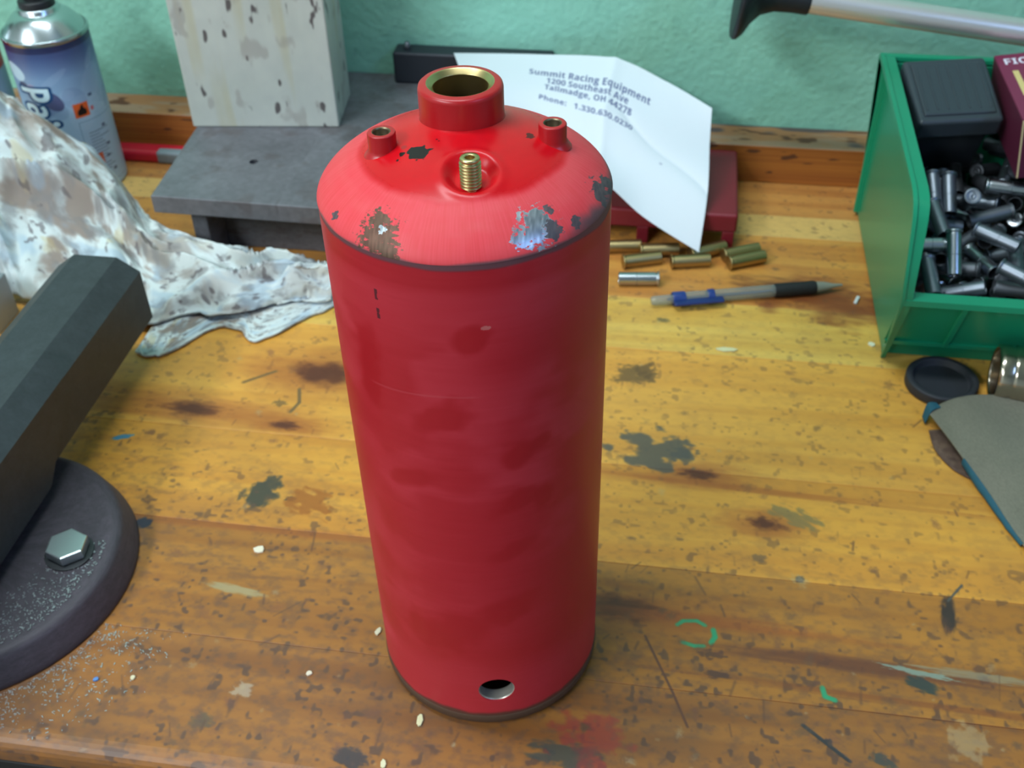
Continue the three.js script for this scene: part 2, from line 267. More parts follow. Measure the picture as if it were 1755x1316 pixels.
// ---------------------------------------------------------------- red tank (hero)
{
  const t = thing('pressure_tank', 'tall red sanded steel cylinder with brass neck standing upright on the bench', 'gas cylinder');
  t.rotation.z = 0.0061;
  const R = 0.0532, Y0 = 0.2625, YT = 0.284, RW = 0.0530;
  const domeY = r => Y0 + (YT - Y0) * Math.pow(Math.max(0, 1 - (r / R) ** 2), 1 / 1.5);
  const NECK = [-0.0021, -0.0118], DIM = [0.0073, 0.0235];
  const RED = [196, 18, 24], PINK = [212, 66, 74], GREY = [96, 88, 92], RUST = [104, 80, 66], STEEL = [176, 186, 192];
  // --- wall colour and finish, u = angle / 2 pi + 0.5 (0 faces the viewer), v = height
  const blobs = [[29, 0.1745, 9, 0.007], [37, 0.178, 7, 0.004], [26, 0.150, 12, 0.006], [38.6, 0.149, 5, 0.007], [23, 0.122, 12, 0.006], [-3, 0.195, 14, 0.009], [-34, 0.209, 8, 0.02], [12, 0.232, 9, 0.007], [-8, 0.07, 24, 0.016], [20, 0.085, 16, 0.009], [-20, 0.16, 14, 0.006]];
  const wallFn = (u, v, o, m) => {
    const th = (u - 0.5) * 360, y = v * 0.265;
    const sand = 0.45 + 0.55 * sst(0.35, 0.65, fbm(th * 0.035 + 4, y * 55, 3)) * sst(0.3, 0.6, fbm(th * 0.012, y * 20 + 9, 3)) + 0.18 * (vn(th * 0.05, y * 900) - 0.5);
    let s = sand * 0.62 + 0.3 * sst(0.215, 0.245, y) * (1 - sst(0.249, 0.254, y)) + 0.28 * (1 - sst(0.035, 0.055, y));
    for (const [bt, by, rt, ry] of blobs) { const q = Math.hypot((th - bt) / rt, (y - by - (th - bt) * 0.0003) / ry) + 0.7 * (fbm(th * 0.12 + by * 90, y * 160, 2) - 0.5); s *= 1 - 0.75 * (1 - sst(0.55, 1.15, q)); }
    s = Math.max(0, Math.min(1, s));
    o[0] = lerp(172, 204, s); o[1] = lerp(12, 58, s); o[2] = lerp(24, 72, s);
    const edge = sst(0.2598, 0.2612, y + 0.0016 * (fbm(th * 0.06, 3, 3) - 0.5) + 0.0022 * sst(45, 80, th)); mix3(o, GREY, edge * 0.75);
    const low = 1 - sst(0.0085, 0.0115, y + 0.003 * (fbm(th * 0.09, 8, 3) - 0.5)); mix3(o, [92, 68, 54], low * 0.9);
    const scr = (Math.abs(th + 25.7) < 0.45 + 0.4 * vn(y * 900, 3) && (Math.abs(y - 0.2455) < 0.0022 || Math.abs(y - 0.2375) < 0.0022)) ? 1 : 0; mix3(o, [70, 20, 28], scr * 0.8);
    if (Math.hypot((th - 16.6) / 2, (y - 0.2366) / 0.0009) < 1) mix3(o, [206, 130, 120], 0.7);
    const ln = (1 - sst(0.0002, 0.0007, Math.abs(y - 0.2045 - 0.0016 * Math.sin((th + 20) * 0.06)))) * sst(-38, -30, th) * (1 - sst(8, 16, th)); mix3(o, [196, 80, 84], ln * 0.4);
    m[1] = 255 * lerp(0.36, 0.56, s); m[2] = 0; if (edge > 0.3 || low > 0.3) { m[1] = 140; m[2] = 60; }
  };
  const mm = [0, 0, 0], oo = [0, 0, 0];
  const wallC = bake(1024, 1024, (u, v, o) => wallFn(u, v, o, mm)), wallM = bake(512, 512, (u, v, o) => { wallFn(u, v, oo, o); o[0] = 255; }, false);
  const tube = new Brush(lathe([[RW, 0.004], [RW, Y0 + 0.0004], [RW - 0.003, Y0 + 0.0004], [RW - 0.003, 0.004], [RW, 0.004]], 144));
  const a0 = THREE.MathUtils.degToRad(13.2), drill = new Brush(new THREE.CylinderGeometry(0.0083, 0.0083, 0.03, 40));
  drill.rotation.set(Math.PI / 2, 0, 0); drill.rotation.order = 'YXZ'; drill.rotation.y = a0; drill.position.set(Math.sin(a0) * 0.052, 0.0284, Math.cos(a0) * 0.052); drill.updateMatrixWorld(); tube.updateMatrixWorld();
  const ev = new Evaluator(); ev.useGroups = false;
  let wg = ev.evaluate(tube, drill, SUBTRACTION).geometry; wg = wg.index ? wg.toNonIndexed() : wg; wg.computeVertexNormals();
  { const p = wg.attributes.position, uv = new Float32Array(p.count * 2);
    for (let i = 0; i < p.count; i += 3) { const us = [0, 1, 2].map(k => Math.atan2(p.getX(i + k), p.getZ(i + k)) / (2 * Math.PI) + 0.5); if (Math.max(...us) - Math.min(...us) > 0.5) for (let k = 0; k < 3; k++) if (us[k] < 0.5) us[k] += 1; for (let k = 0; k < 3; k++) { uv[2 * (i + k)] = us[k]; uv[2 * (i + k) + 1] = p.getY(i + k) / 0.265; } }
    wg.setAttribute('uv', new THREE.BufferAttribute(uv, 2));
    const nn = wg.attributes.normal;                                // smooth around the outer and inner skin
    for (let i = 0; i < p.count; i++) { const r = Math.hypot(p.getX(i), p.getZ(i)), d = (nn.getX(i) * p.getX(i) + nn.getZ(i) * p.getZ(i)) / r; if (Math.abs(d) > 0.97) nn.setXYZ(i, Math.sign(d) * p.getX(i) / r, 0, Math.sign(d) * p.getZ(i) / r); } }
  mesh('cylinder_wall', wg, std(0xffffff, 1, 1, { map: wallC, roughnessMap: wallM, metalnessMap: wallM }), t);
  // --- domed top, with the dimple for the stud and an opening under the neck
  const patches = [[-0.0204, 0.2668, 0.0458, 0.0078, RUST], [-0.0208, 0.2711, 0.0409, 0.0038, RUST], [-0.0165, 0.2645, 0.0487, 0.005, RUST], [0.0314, 0.2693, 0.0366, 0.0072, STEEL], [0.0265, 0.2672, 0.0425, 0.0032, STEEL], [0.037, 0.2675, 0.0355, 0.004, GREY], [0.0498, 0.267, 0.0089, 0.0052, GREY], [0.0518, 0.2665, 0.0005, 0.004, GREY], [0.043, 0.2662, 0.0277, 0.0022, GREY], [0.0345, 0.272, 0.030, 0.0022, GREY], [-0.0385, 0.2665, 0.033, 0.0016, GREY], [-0.019, 0.269, 0.044, 0.0018, STEEL]];
  const domeFn = (u, v, o, m) => {
    const th = (u - 0.5) * 2 * Math.PI, r = R * Math.sin(v * Math.PI / 2), x = r * Math.sin(th), z = r * Math.cos(th), y = domeY(r), deg = th * 180 / Math.PI;
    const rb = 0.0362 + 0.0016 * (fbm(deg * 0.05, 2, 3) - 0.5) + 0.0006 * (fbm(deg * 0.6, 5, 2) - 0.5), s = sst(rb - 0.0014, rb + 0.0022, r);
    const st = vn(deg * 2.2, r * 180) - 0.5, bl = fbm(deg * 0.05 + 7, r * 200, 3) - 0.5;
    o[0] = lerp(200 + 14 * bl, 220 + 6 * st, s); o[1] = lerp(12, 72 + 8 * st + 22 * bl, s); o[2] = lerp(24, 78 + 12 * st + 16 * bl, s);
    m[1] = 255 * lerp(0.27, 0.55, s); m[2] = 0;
    const e = sst(0.2634, 0.2620, y + 0.0018 * (fbm(deg * 0.07, 1, 3) - 0.5)) , e2 = sst(0.2678, 0.264, y + 0.004 * (fbm(deg * 0.12, 6, 3) - 0.5)) * sst(44, 66, deg) * (1 - sst(100, 130, deg));
    const ee = Math.max(e, e2); if (ee > 0.02) { mix3(o, [104, 90, 94], ee * 0.8); m[2] = 90 * ee; m[1] = lerp(m[1], 125, ee); }
    for (const [px, py, pz, pr, col] of patches) {
      const d = Math.hypot(x - px, y - py, z - pz); if (d > pr * 2.2) continue;
      const q = d / pr + 1.5 * (fbm(x * 800 + 30, (z - 1.5 * y) * 620, 4) - 0.5), al = 1 - sst(0.8, 1.0, q);
      if (al > 0) { const steel = col === STEEL, f = vn(x * 1500, z * 500); mix3(o, steel ? [150 + 70 * f, 160 + 68 * f, 168 + 66 * f] : [col[0] + 24 * (f - 0.5), col[1] + 20 * (f - 0.5), col[2] + 16 * (f - 0.5)], al * 0.95); m[2] = lerp(m[2], steel ? 235 : 110, al); m[1] = lerp(m[1], steel ? 95 : 140, al); }
    }
    { const q = Math.hypot((x + 0.0128) / 0.0080, (z - 0.0136 + (x + 0.0128) * 0.3) / 0.0046) + 1.5 * (fbm(x * 420 + 9, z * 420, 2) - 0.5); const al = 1 - sst(0.62, 0.76, q); mix3(o, [36, 22, 22], al); }
    { const q = Math.hypot((x - 0.0235) / 0.002, (z + 0.003) / 0.0025) + 1.3 * (fbm(x * 900, z * 900, 2) - 0.5); mix3(o, [60, 22, 20], 0.8 * (1 - sst(0.6, 0.8, q))); }
    { const q = Math.hypot(x + 0.0185, z - 0.011); mix3(o, [120, 60, 50], 0.5 * (1 - sst(0.0012, 0.002, q + 0.001 * fbm(x * 900, z * 900, 2)))); }
  };
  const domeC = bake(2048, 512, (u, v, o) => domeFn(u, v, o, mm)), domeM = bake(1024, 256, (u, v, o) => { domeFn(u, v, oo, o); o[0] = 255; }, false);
  const nr = 84, na = 200, pos = [], uv = [], idx = [];
  for (let i = 0; i <= nr; i++) for (let j = 0; j <= na; j++) {
    const v = i / nr, th = (j / na - 0.5) * 2 * Math.PI, r = R * Math.sin(v * Math.PI / 2), x = r * Math.sin(th), z = r * Math.cos(th);
    const dd = Math.hypot(x - DIM[0], z - DIM[1]);
    const dip = -0.0032 * (1 - sst(0.0052, 0.0098, dd)) + 0.0005 * Math.exp(-(((dd - 0.0106) / 0.0016) ** 2));
    const dn = Math.hypot(x - NECK[0], z - NECK[1]), fil = 0.0012 * Math.exp(-Math.max(0, dn - 0.0145) / 0.0018);
    pos.push(x, domeY(r) + dip + fil, z); uv.push(j / na, v);
  }
  for (let i = 0; i < nr; i++) for (let j = 0; j < na; j++) {
    const a = i * (na + 1) + j, q = [a, a + na + 1, a + na + 2, a + 1];
    const cx = (pos[q[0] * 3] + pos[q[2] * 3]) / 2, cz = (pos[q[0] * 3 + 2] + pos[q[2] * 3 + 2]) / 2;
    if (Math.hypot(cx - NECK[0], cz - NECK[1]) < 0.0118) continue;
    idx.push(q[0], q[1], q[2]); if (i) idx.push(q[0], q[2], q[3]);
  }
  const dg = new THREE.BufferGeometry(); dg.setAttribute('position', new THREE.Float32BufferAttribute(pos, 3)); dg.setAttribute('uv', new THREE.Float32BufferAttribute(uv, 2)); dg.setIndex(idx); dg.computeVertexNormals();
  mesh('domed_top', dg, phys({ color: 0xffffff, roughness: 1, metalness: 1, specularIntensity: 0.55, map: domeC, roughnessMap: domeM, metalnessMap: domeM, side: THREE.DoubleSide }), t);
  mesh('base_weld', lathe([[0, 0.0005], [0.0475, 0], [0.0512, 0.0006], [0.0528, 0.0026], [0.05335, 0.0052], [0.0533, 0.0074], [0.0528, 0.0086], [0.0505, 0.0090], [0, 0.0090]], 96), std(0x5a4232, 0.7, 0.2), t);
  // --- neck
  const redGloss = std(new THREE.Color().setRGB(0.42, 0.008, 0.012), 0.34), brass = std(new THREE.Color().setRGB(0.62, 0.47, 0.22), 0.32, 1), darkIn = std(0x2a2422, 0.7, 0.4);
  const neck = mesh('neck_collar', at(lathe([[0.0162, 0.2785], [0.0156, 0.2822], [0.0152, 0.2838], [0.0152, 0.2940], [0.0149, 0.2952], [0.0141, 0.2959], [0.0121, 0.2961]], 72), NECK[0], 0, NECK[1]), redGloss, t);
  const thr = []; thr.push([0.0122, 0.2961], [0.0116, 0.2959], [0.0101, 0.2944]); for (let k = 0; k < 7; k++) { thr.push([0.0097, 0.2942 - k * 0.0012]); thr.push([0.0102, 0.2936 - k * 0.0012]); } thr.push([0.0098, 0.2855], [0.0110, 0.285], [0.0110, 0.274], [0.0119, 0.274]);
  const ins = mesh('brass_insert', at(lathe(thr, 72), NECK[0], 0, NECK[1]), brass, neck); ins.userData.label = 'threaded brass insert'; brass.side = THREE.DoubleSide;
  // --- two bosses and the brass stud
  for (const [bx, bz, yb, yt] of [[-0.0265, 0.0088, 0.2775, 0.2862], [0.0312, -0.0055, 0.2765, 0.2853]]) {
    const b = mesh('boss', at(lathe([[0.0068, yb], [0.0056, yb + 0.0016], [0.0050, yb + 0.0028], [0.0050, yt - 0.0005], [0.0046, yt], [0.0033, yt]], 40), bx, 0, bz), redGloss, t);
    mesh('bore', at(lathe([[0.0033, yt], [0.0026, yt - 0.0005], [0.0026, yt - 0.006], [0, yt - 0.006]], 32), bx, 0, bz), std(0x8a7a62, 0.4, 0.9, { side: THREE.DoubleSide }), b);
  }
  const sp = [[0.0036, 0.2735]]; for (let k = 0; k < 9; k++) sp.push([0.0037, 0.2755 + k * 0.0012], [0.0037, 0.2758 + k * 0.0012], [0.0030, 0.2762 + k * 0.0012], [0.0030, 0.2764 + k * 0.0012]);
  sp.push([0.0035, 0.2866], [0.0031, 0.2874], [0.0018, 0.2874], [0.0016, 0.287], [0.0016, 0.283], [0, 0.283]);
  mesh('threaded_stud', at(lathe(sp, 40), DIM[0] + 0.0003, 0, DIM[1] + 0.0022), brass, t).userData.label = 'hollow brass threaded stud';
  // --- threaded port near the foot
  const pt = []; for (let k = 0; k < 4; k++) pt.push([0.0083, -k * 0.0014], [0.0078, -k * 0.0014 - 0.0007]); pt.push([0.0084, -0.0058], [0.0098, -0.0058], [0.0098, -0.003]);
  const port = mesh('threaded_port', lathe(pt, 40), std(0xc6beb2, 0.4, 0.7, { side: THREE.DoubleSide }), t); port.rotation.order = 'YXZ'; port.rotation.set(Math.PI / 2, a0, 0); port.position.set(Math.sin(a0) * 0.0522, 0.0284, Math.cos(a0) * 0.0522); port.userData.label = 'bright threads inside the round port';
}

// ---------------------------------------------------------------- bench vise at the left
const castTex = bake(256, 256, (u, v, o) => { const n = fbm(u * 20, v * 20, 4), m = vn(u * 120, v * 120); const k = 0.86 + 0.2 * n + 0.1 * (m - 0.5); o[0] = 62 * k; o[1] = 66 * k; o[2] = 70 * k; });
castTex.repeat.set(8, 8);
const baseTex = bake(256, 256, (u, v, o) => { const n = fbm(u * 20 + 7, v * 20, 4), m = vn(u * 120, v * 120); const k = 0.8 + 0.3 * n + 0.14 * (m - 0.5); o[0] = 76 * k; o[1] = 68 * k; o[2] = 76 * k; });
baseTex.repeat.set(6, 3);
const castMat = std(0xffffff, 0.55, 0.25, { map: castTex });
const grime = std(0x3a3836, 0.6, 0.2);
{
  const t = thing('bench_vise', 'dark cast iron bench vise with octagonal slide bar and round swivel base', 'vise', [-0.285, 0, -0.003]);
  const b = mesh('swivel_base', lathe([[0, 0], [0.0845, 0], [0.0852, 0.001], [0.0845, 0.004], [0.0800, 0.0150], [0.0775, 0.0176], [0.0740, 0.0182], [0.050, 0.0185], [0, 0.0185]], 96), std(0xffffff, 0.6, 0.1, { map: baseTex, color: 0xffffff }), t);
  const pol = (n, rr, a) => Array.from({ length: n }, (_, k) => [rr * Math.cos(a + k * 2 * Math.PI / n), rr * Math.sin(a + k * 2 * Math.PI / n)]);
  const bolt = mesh('mounting_bolt', at(prism(pol(6, 0.0112, 0.35), 0.0062, 0.0009), 0.055, 0.0262, -0.006), std(0xb8c0c2, 0.35, 0.85), t); bolt.userData.label = 'bright hexagonal bolt head';
  mesh('washer', at(lathe([[0, 0], [0.0128, 0], [0.0128, 0.0013], [0, 0.0016]], 32), 0.055, 0.0184, -0.006), std(0x3a3c3e, 0.5, 0.6), bolt);
  const oct = (cx, hw, hf, yb, yt, ch) => [[cx - hf, yt], [cx - hw, yt - ch], [cx - hw, yb + ch], [cx - hf, yb], [cx + hf, yb], [cx + hw, yb + ch], [cx + hw, yt - ch], [cx + hf, yt]].reverse();
  mesh('slide_bar', alongZ(oct(-0.0013, 0.0279, 0.0143, 0.0245, 0.080, 0.0098), -0.196, 0.12, 0.0008), castMat, t);
  // main body: the same section, a little larger, with a sloped rear edge running down to the base
  const s = new THREE.Shape([[-0.0955, 0.0833], [-0.0955, 0.06], [-0.047, 0.0180], [0.075, 0.0180], [0.09, 0.06], [0.09, 0.0833]].map(p => new THREE.Vector2(-p[0], p[1])));
  const g = new THREE.ExtrudeGeometry(s, { depth: 0.034, bevelEnabled: true, bevelThickness: 0.0128, bevelSize: 0.0100, bevelOffset: -0.0100, bevelSegments: 1 });
  g.rotateY(Math.PI / 2); g.translate(-0.0178, 0, 0);
  mesh('body', toCreasedNormals(g, 0.3), castMat, t);
}
{ // filings lying on the base and the bench around it
  const im = new THREE.InstancedMesh(new THREE.BoxGeometry(0.0011, 0.0003, 0.0003), std(0xc9ccce, 0.35, 0.7), 1500), r = rngOf(5), m = new THREE.Matrix4(), q = new THREE.Quaternion(), e = new THREE.Euler();
  for (let k = 0; k < 1500; k++) {
    let x, y, z; for (;;) { const a = r() * 6.28, d = k < 700 ? 0.04 + 0.033 * Math.sqrt(r()) : 0.087 + 0.05 * r() * r(); x = -0.285 + d * Math.cos(a); z = -0.003 + d * Math.sin(a); if (z > (k < 700 ? -0.02 : 0.02) && z < 0.09 && x > -0.30 && (k < 700 ? x > -0.253 : true)) { y = k < 700 ? 0.01875 : 0.0002; break; } }
    e.set(0, r() * 6.28, 0); q.setFromEuler(e); const s = 0.4 + 0.9 * r(); m.compose(V(x, y, z), q, V(s, s, s)); im.setMatrixAt(k, m);
  }
  im.name = 'metal_filings'; im.userData.kind = 'stuff'; tag(im, 'fine bright metal filings scattered on and around the vise base', 'filings'); put(im);
}
tag(mesh('steel_block', at(box(0.05, 0.034, 0.028, 0.0012), -0.4085, 0.017, -0.222), std(0x8c9296, 0.5, 0.3)), 'pale grey metal block at the left edge behind the vise', 'block');

// ---------------------------------------------------------------- steel channel, white block, dark bar
{
  const st = bake(512, 512, (u, v, o) => { const n = fbm(u * 7, v * 7, 4), m = fbm(u * 60, v * 60, 3); const k = 112 + 26 * (n - 0.5) + 20 * (m - 0.5); o[0] = k; o[1] = k * 1.0; o[2] = k * 1.04; mix3(o, [84, 72, 70], 0.3 * sst(0.55, 0.75, fbm(u * 16 + 3, v * 16, 3))); });
  const sm = std(0xffffff, 0.55, 0.35, { map: st });
  const t = thing('steel_channel', 'heavy dark steel plate on two low legs in front of the wall', 'steel plate');
  mesh('top_plate', planar(at(prism([[-0.295, -0.2992], [-0.308, -0.5205], [-0.122, -0.5205], [-0.118, -0.2962]], 0.014, 0.0008, [[-0.2372, -0.3562, 0.0042]]), 0, 0.065, 0), (x, y, z) => x * 5, (x, y, z) => (z + y) * 5), sm, t);
  mesh('leg', at(box(0.012, 0.051, 0.165, 0.001), -0.268, 0.0255, -0.393), sm, t);
  mesh('leg', at(box(0.012, 0.051, 0.165, 0.001), -0.142, 0.0255, -0.393), sm, t);
  mesh('added_web', at(box(0.114, 0.051, 0.012, 0.001), -0.205, 0.0255, -0.345), sm, t);  // added to close the opening between the legs so the gap stays dark
}
{
  const bt = bake(512, 512, (u, v, o) => {
    const n = fbm(u * 5, v * 5, 3), m = fbm(u * 40, v * 40, 2); o[0] = 188 + 16 * (n - 0.5) + 8 * (m - 0.5); o[1] = 190 + 14 * (n - 0.5) + 8 * (m - 0.5); o[2] = 182 + 16 * (n - 0.5) + 6 * (m - 0.5);
    mix3(o, [176, 162, 118], 0.35 * sst(0.55, 0.75, fbm(u * 18, v * 2.2 + 9, 3)));
    const d = fbm(u * 34 + 21, v * 17, 3); mix3(o, [74, 66, 66], 0.85 * sst(0.765, 0.82, d)); mix3(o, [140, 130, 124], 0.4 * sst(0.66, 0.80, fbm(u * 22 + 3, v * 16 + 11, 3)));
  });
  const pb = tag(mesh('painted_block', planar(box(0.1165, 0.26, 0.059, 0.0015), (x, y, z) => (x + z) * 4 + 0.4, (x, y, z) => (y + 0.13 + z * 0.3) * 3 + 0.1), std(0xffffff, 0.6, 0, { map: bt })), 'tall white painted block with black dents standing on the steel plate', 'block');
  pb.position.set(-0.2490, 0.195, -0.4408); pb.rotation.y = 0.11;
}
{
  const t = thing('dark_bar', 'short black steel bar lying against the wall on the steel plate', 'steel bar', [-0.0965, 0.065, -0.5115], 0.0);
  mesh('bar', at(box(0.133, 0.027, 0.0195, 0.0022, 3), 0, 0.0135, 0), std(0x2c3038, 0.45, 0.3), t);
  mesh('screw_stud', at(lathe([[0, 0], [0.003, 0], [0.003, 0.003], [0.0022, 0.004], [0.0022, 0.0055], [0, 0.0055]], 20), -0.0555, 0.027, 0), std(0x7a7f86, 0.4, 0.7), t);
}

// ---------------------------------------------------------------- spray cans
function sprayCan(name, label, pos, rot, topTex, capColor) {
  const t = thing(name, label, 'spray can', pos, rot);
  const g = lathe([[0.0305, 0], [0.0322, 0.0012], [0.0325, 0.003], [0.0325, 0.1295]], 72); planar(g, () => 0, () => 0);
  const n = 73, rows = 4, uv = new Float32Array(n * rows * 2); for (let i = 0; i < n; i++) for (let j = 0; j < rows; j++) { uv[2 * (i * rows + j)] = i / (n - 1); uv[2 * (i * rows + j) + 1] = g.attributes.position.getY(i * rows + j) / 0.13; }
  g.setAttribute('uv', new THREE.BufferAttribute(uv, 2));
  mesh('can_body', g, std(0xffffff, 0.36, 0, { map: topTex }), t);
  mesh('rim', lathe([[0.0325, 0.1285], [0.0331, 0.1295], [0.0331, 0.1315], [0.0325, 0.1325], [0.0312, 0.1325]], 72), std(0xb4bcc0, 0.25, 1), t);
  const d = []; for (let k = 0; k <= 10; k++) { const a = k / 10; d.push([lerp(0.0313, 0.0155, a), 0.1318 + 0.0145 * Math.sin(a * Math.PI / 2)]); } d.push([0.0155, 0.1495], [0.0135, 0.1505], [0.0125, 0.1490], [0, 0.1490]);
  mesh('dome', lathe(d, 72), capColor ? std(capColor, 0.4) : std(0xc4ccd0, 0.26, 1), t);
  const v = mesh('valve_collar', lathe([[0.0136, 0.1495], [0.0136, 0.1545], [0.012, 0.156], [0, 0.156]], 40), std(0x17181c, 0.45), t);
  mesh('spray_button', at(lathe([[0.0088, 0], [0.0086, 0.0105], [0.0076, 0.014], [0, 0.0145]], 32), 0, 0.1552, 0), std(0x101114, 0.4), v);
}
{
  const c = document.createElement('canvas'); c.width = 1024; c.height = 680; const x = c.getContext('2d');
  // the label runs once round the can; canvas x = 512 faces +z of the can
  x.fillStyle = '#a9c6dc'; x.fillRect(0, 0, 1024, 680);
  const gr = x.createLinearGradient(0, 0, 0, 330); gr.addColorStop(0, '#3b4670'); gr.addColorStop(0.16, '#4a5a88'); gr.addColorStop(0.45, '#86a2c4'); gr.addColorStop(1, '#a9c6dc'); x.fillStyle = gr; x.fillRect(0, 0, 1024, 330);
  x.fillStyle = '#2b3158'; x.fillRect(0, 0, 1024, 34);
  const r = rngOf(3);
  for (let k = 0; k < 26; k++) { x.globalAlpha = 0.16; x.fillStyle = ['#e6f2fa', '#5a6896', '#c9d7ea'][k % 3]; x.beginPath(); x.ellipse(r() * 1024, 90 + r() * 220, 20 + r() * 60, 14 + r() * 40, r() * 3, 0, 7); x.fill(); }
  x.globalAlpha = 1; x.fillStyle = '#c4dcec'; x.beginPath(); x.ellipse(402, 118, 52, 34, 0.4, 0, 7); x.fill();
  x.fillStyle = '#4b5270'; x.beginPath(); x.ellipse(430, 176, 24, 20, 0.3, 0, 7); x.fill();
  x.fillStyle = '#a9a4c4'; x.beginPath(); x.ellipse(474, 196, 26, 36, -0.5, 0, 7); x.fill();
  x.fillStyle = '#575a80'; x.beginPath(); x.ellipse(536, 234, 34, 52, -0.7, 0, 7); x.fill();
  x.save(); x.translate(408, 168); x.rotate(Math.PI / 2); x.font = 'bold 175px sans-serif'; x.textBaseline = 'alphabetic';
  x.lineWidth = 26; x.lineJoin = 'round'; x.strokeStyle = '#1f4a78'; x.fillStyle = '#d9f0f8'; x.save(); x.scale(0.72, 1); x.strokeText('Paint', 0, 0); x.fillText('Paint', 0, 0); x.restore(); x.restore();
  x.strokeStyle = '#5f86a8'; x.lineWidth = 2; x.strokeRect(612, 345, 190, 300);
  const haz = (px, py, s) => {
    x.fillStyle = '#e2602c'; x.fillRect(px, py, s, s); x.fillStyle = '#1c1414'; x.beginPath(); x.moveTo(px + s * 0.2, py + s * 0.85); x.quadraticCurveTo(px + s * 0.15, py + s * 0.5, px + s * 0.42, py + s * 0.38); x.quadraticCurveTo(px + s * 0.45, py + s * 0.2, px + s * 0.62, py + s * 0.1);
    x.quadraticCurveTo(px + s * 0.62, py + s * 0.4, px + s * 0.8, py + s * 0.5); x.quadraticCurveTo(px + s * 0.85, py + s * 0.75, px + s * 0.75, py + s * 0.85); x.closePath(); x.fill();
  };
  haz(606, 262, 62); haz(612, 500, 62); x.fillStyle = '#d06a70'; x.fillRect(676, 290, 14, 18); x.fillStyle = '#4a5a7a';
  for (const [px, py] of [[680, 236], [706, 384], [706, 470], [690, 520], [708, 590]]) x.fillRect(px, py, 18, 12);
  for (let k = 0; k < 14; k++) x.fillRect(640, 400 + k * 14, 40 + r() * 60, 3);
  const tx = new THREE.CanvasTexture(c); tx.colorSpace = THREE.SRGBColorSpace; tx.wrapS = THREE.RepeatWrapping; tx.offset.set(0.5, 0);
  sprayCan('spray_can', 'blue and white paint spray can with silver dome and black nozzle', [-0.4205, 0, -0.4275], 0.1, tx, null);
  const t2 = bake(64, 64, (u, v, o) => { o[0] = 150; o[1] = 172; o[2] = 186; if (v > 0.76 && v < 0.95) { o[0] = 190; o[1] = 26; o[2] = 38; } });
  sprayCan('spray_can', 'second spray can with a red band cut off by the left edge', [-0.4975, 0, -0.4190], 0, t2, null);
}
{
  const t = thing('marker', 'flat red marker with a grey label lying by the wall batten', 'marker', [-0.378, 0, -0.4665], 0.0);
  mesh('barrel', at(box(0.066, 0.011, 0.0175, 0.0035, 3), 0, 0.0055, 0), std(0xc01a30, 0.35), t);
  mesh('grey_label', at(box(0.026, 0.0118, 0.010, 0.003, 3), 0.020, 0.0056, 0.0042), std(0x7c8890, 0.5), t);
}

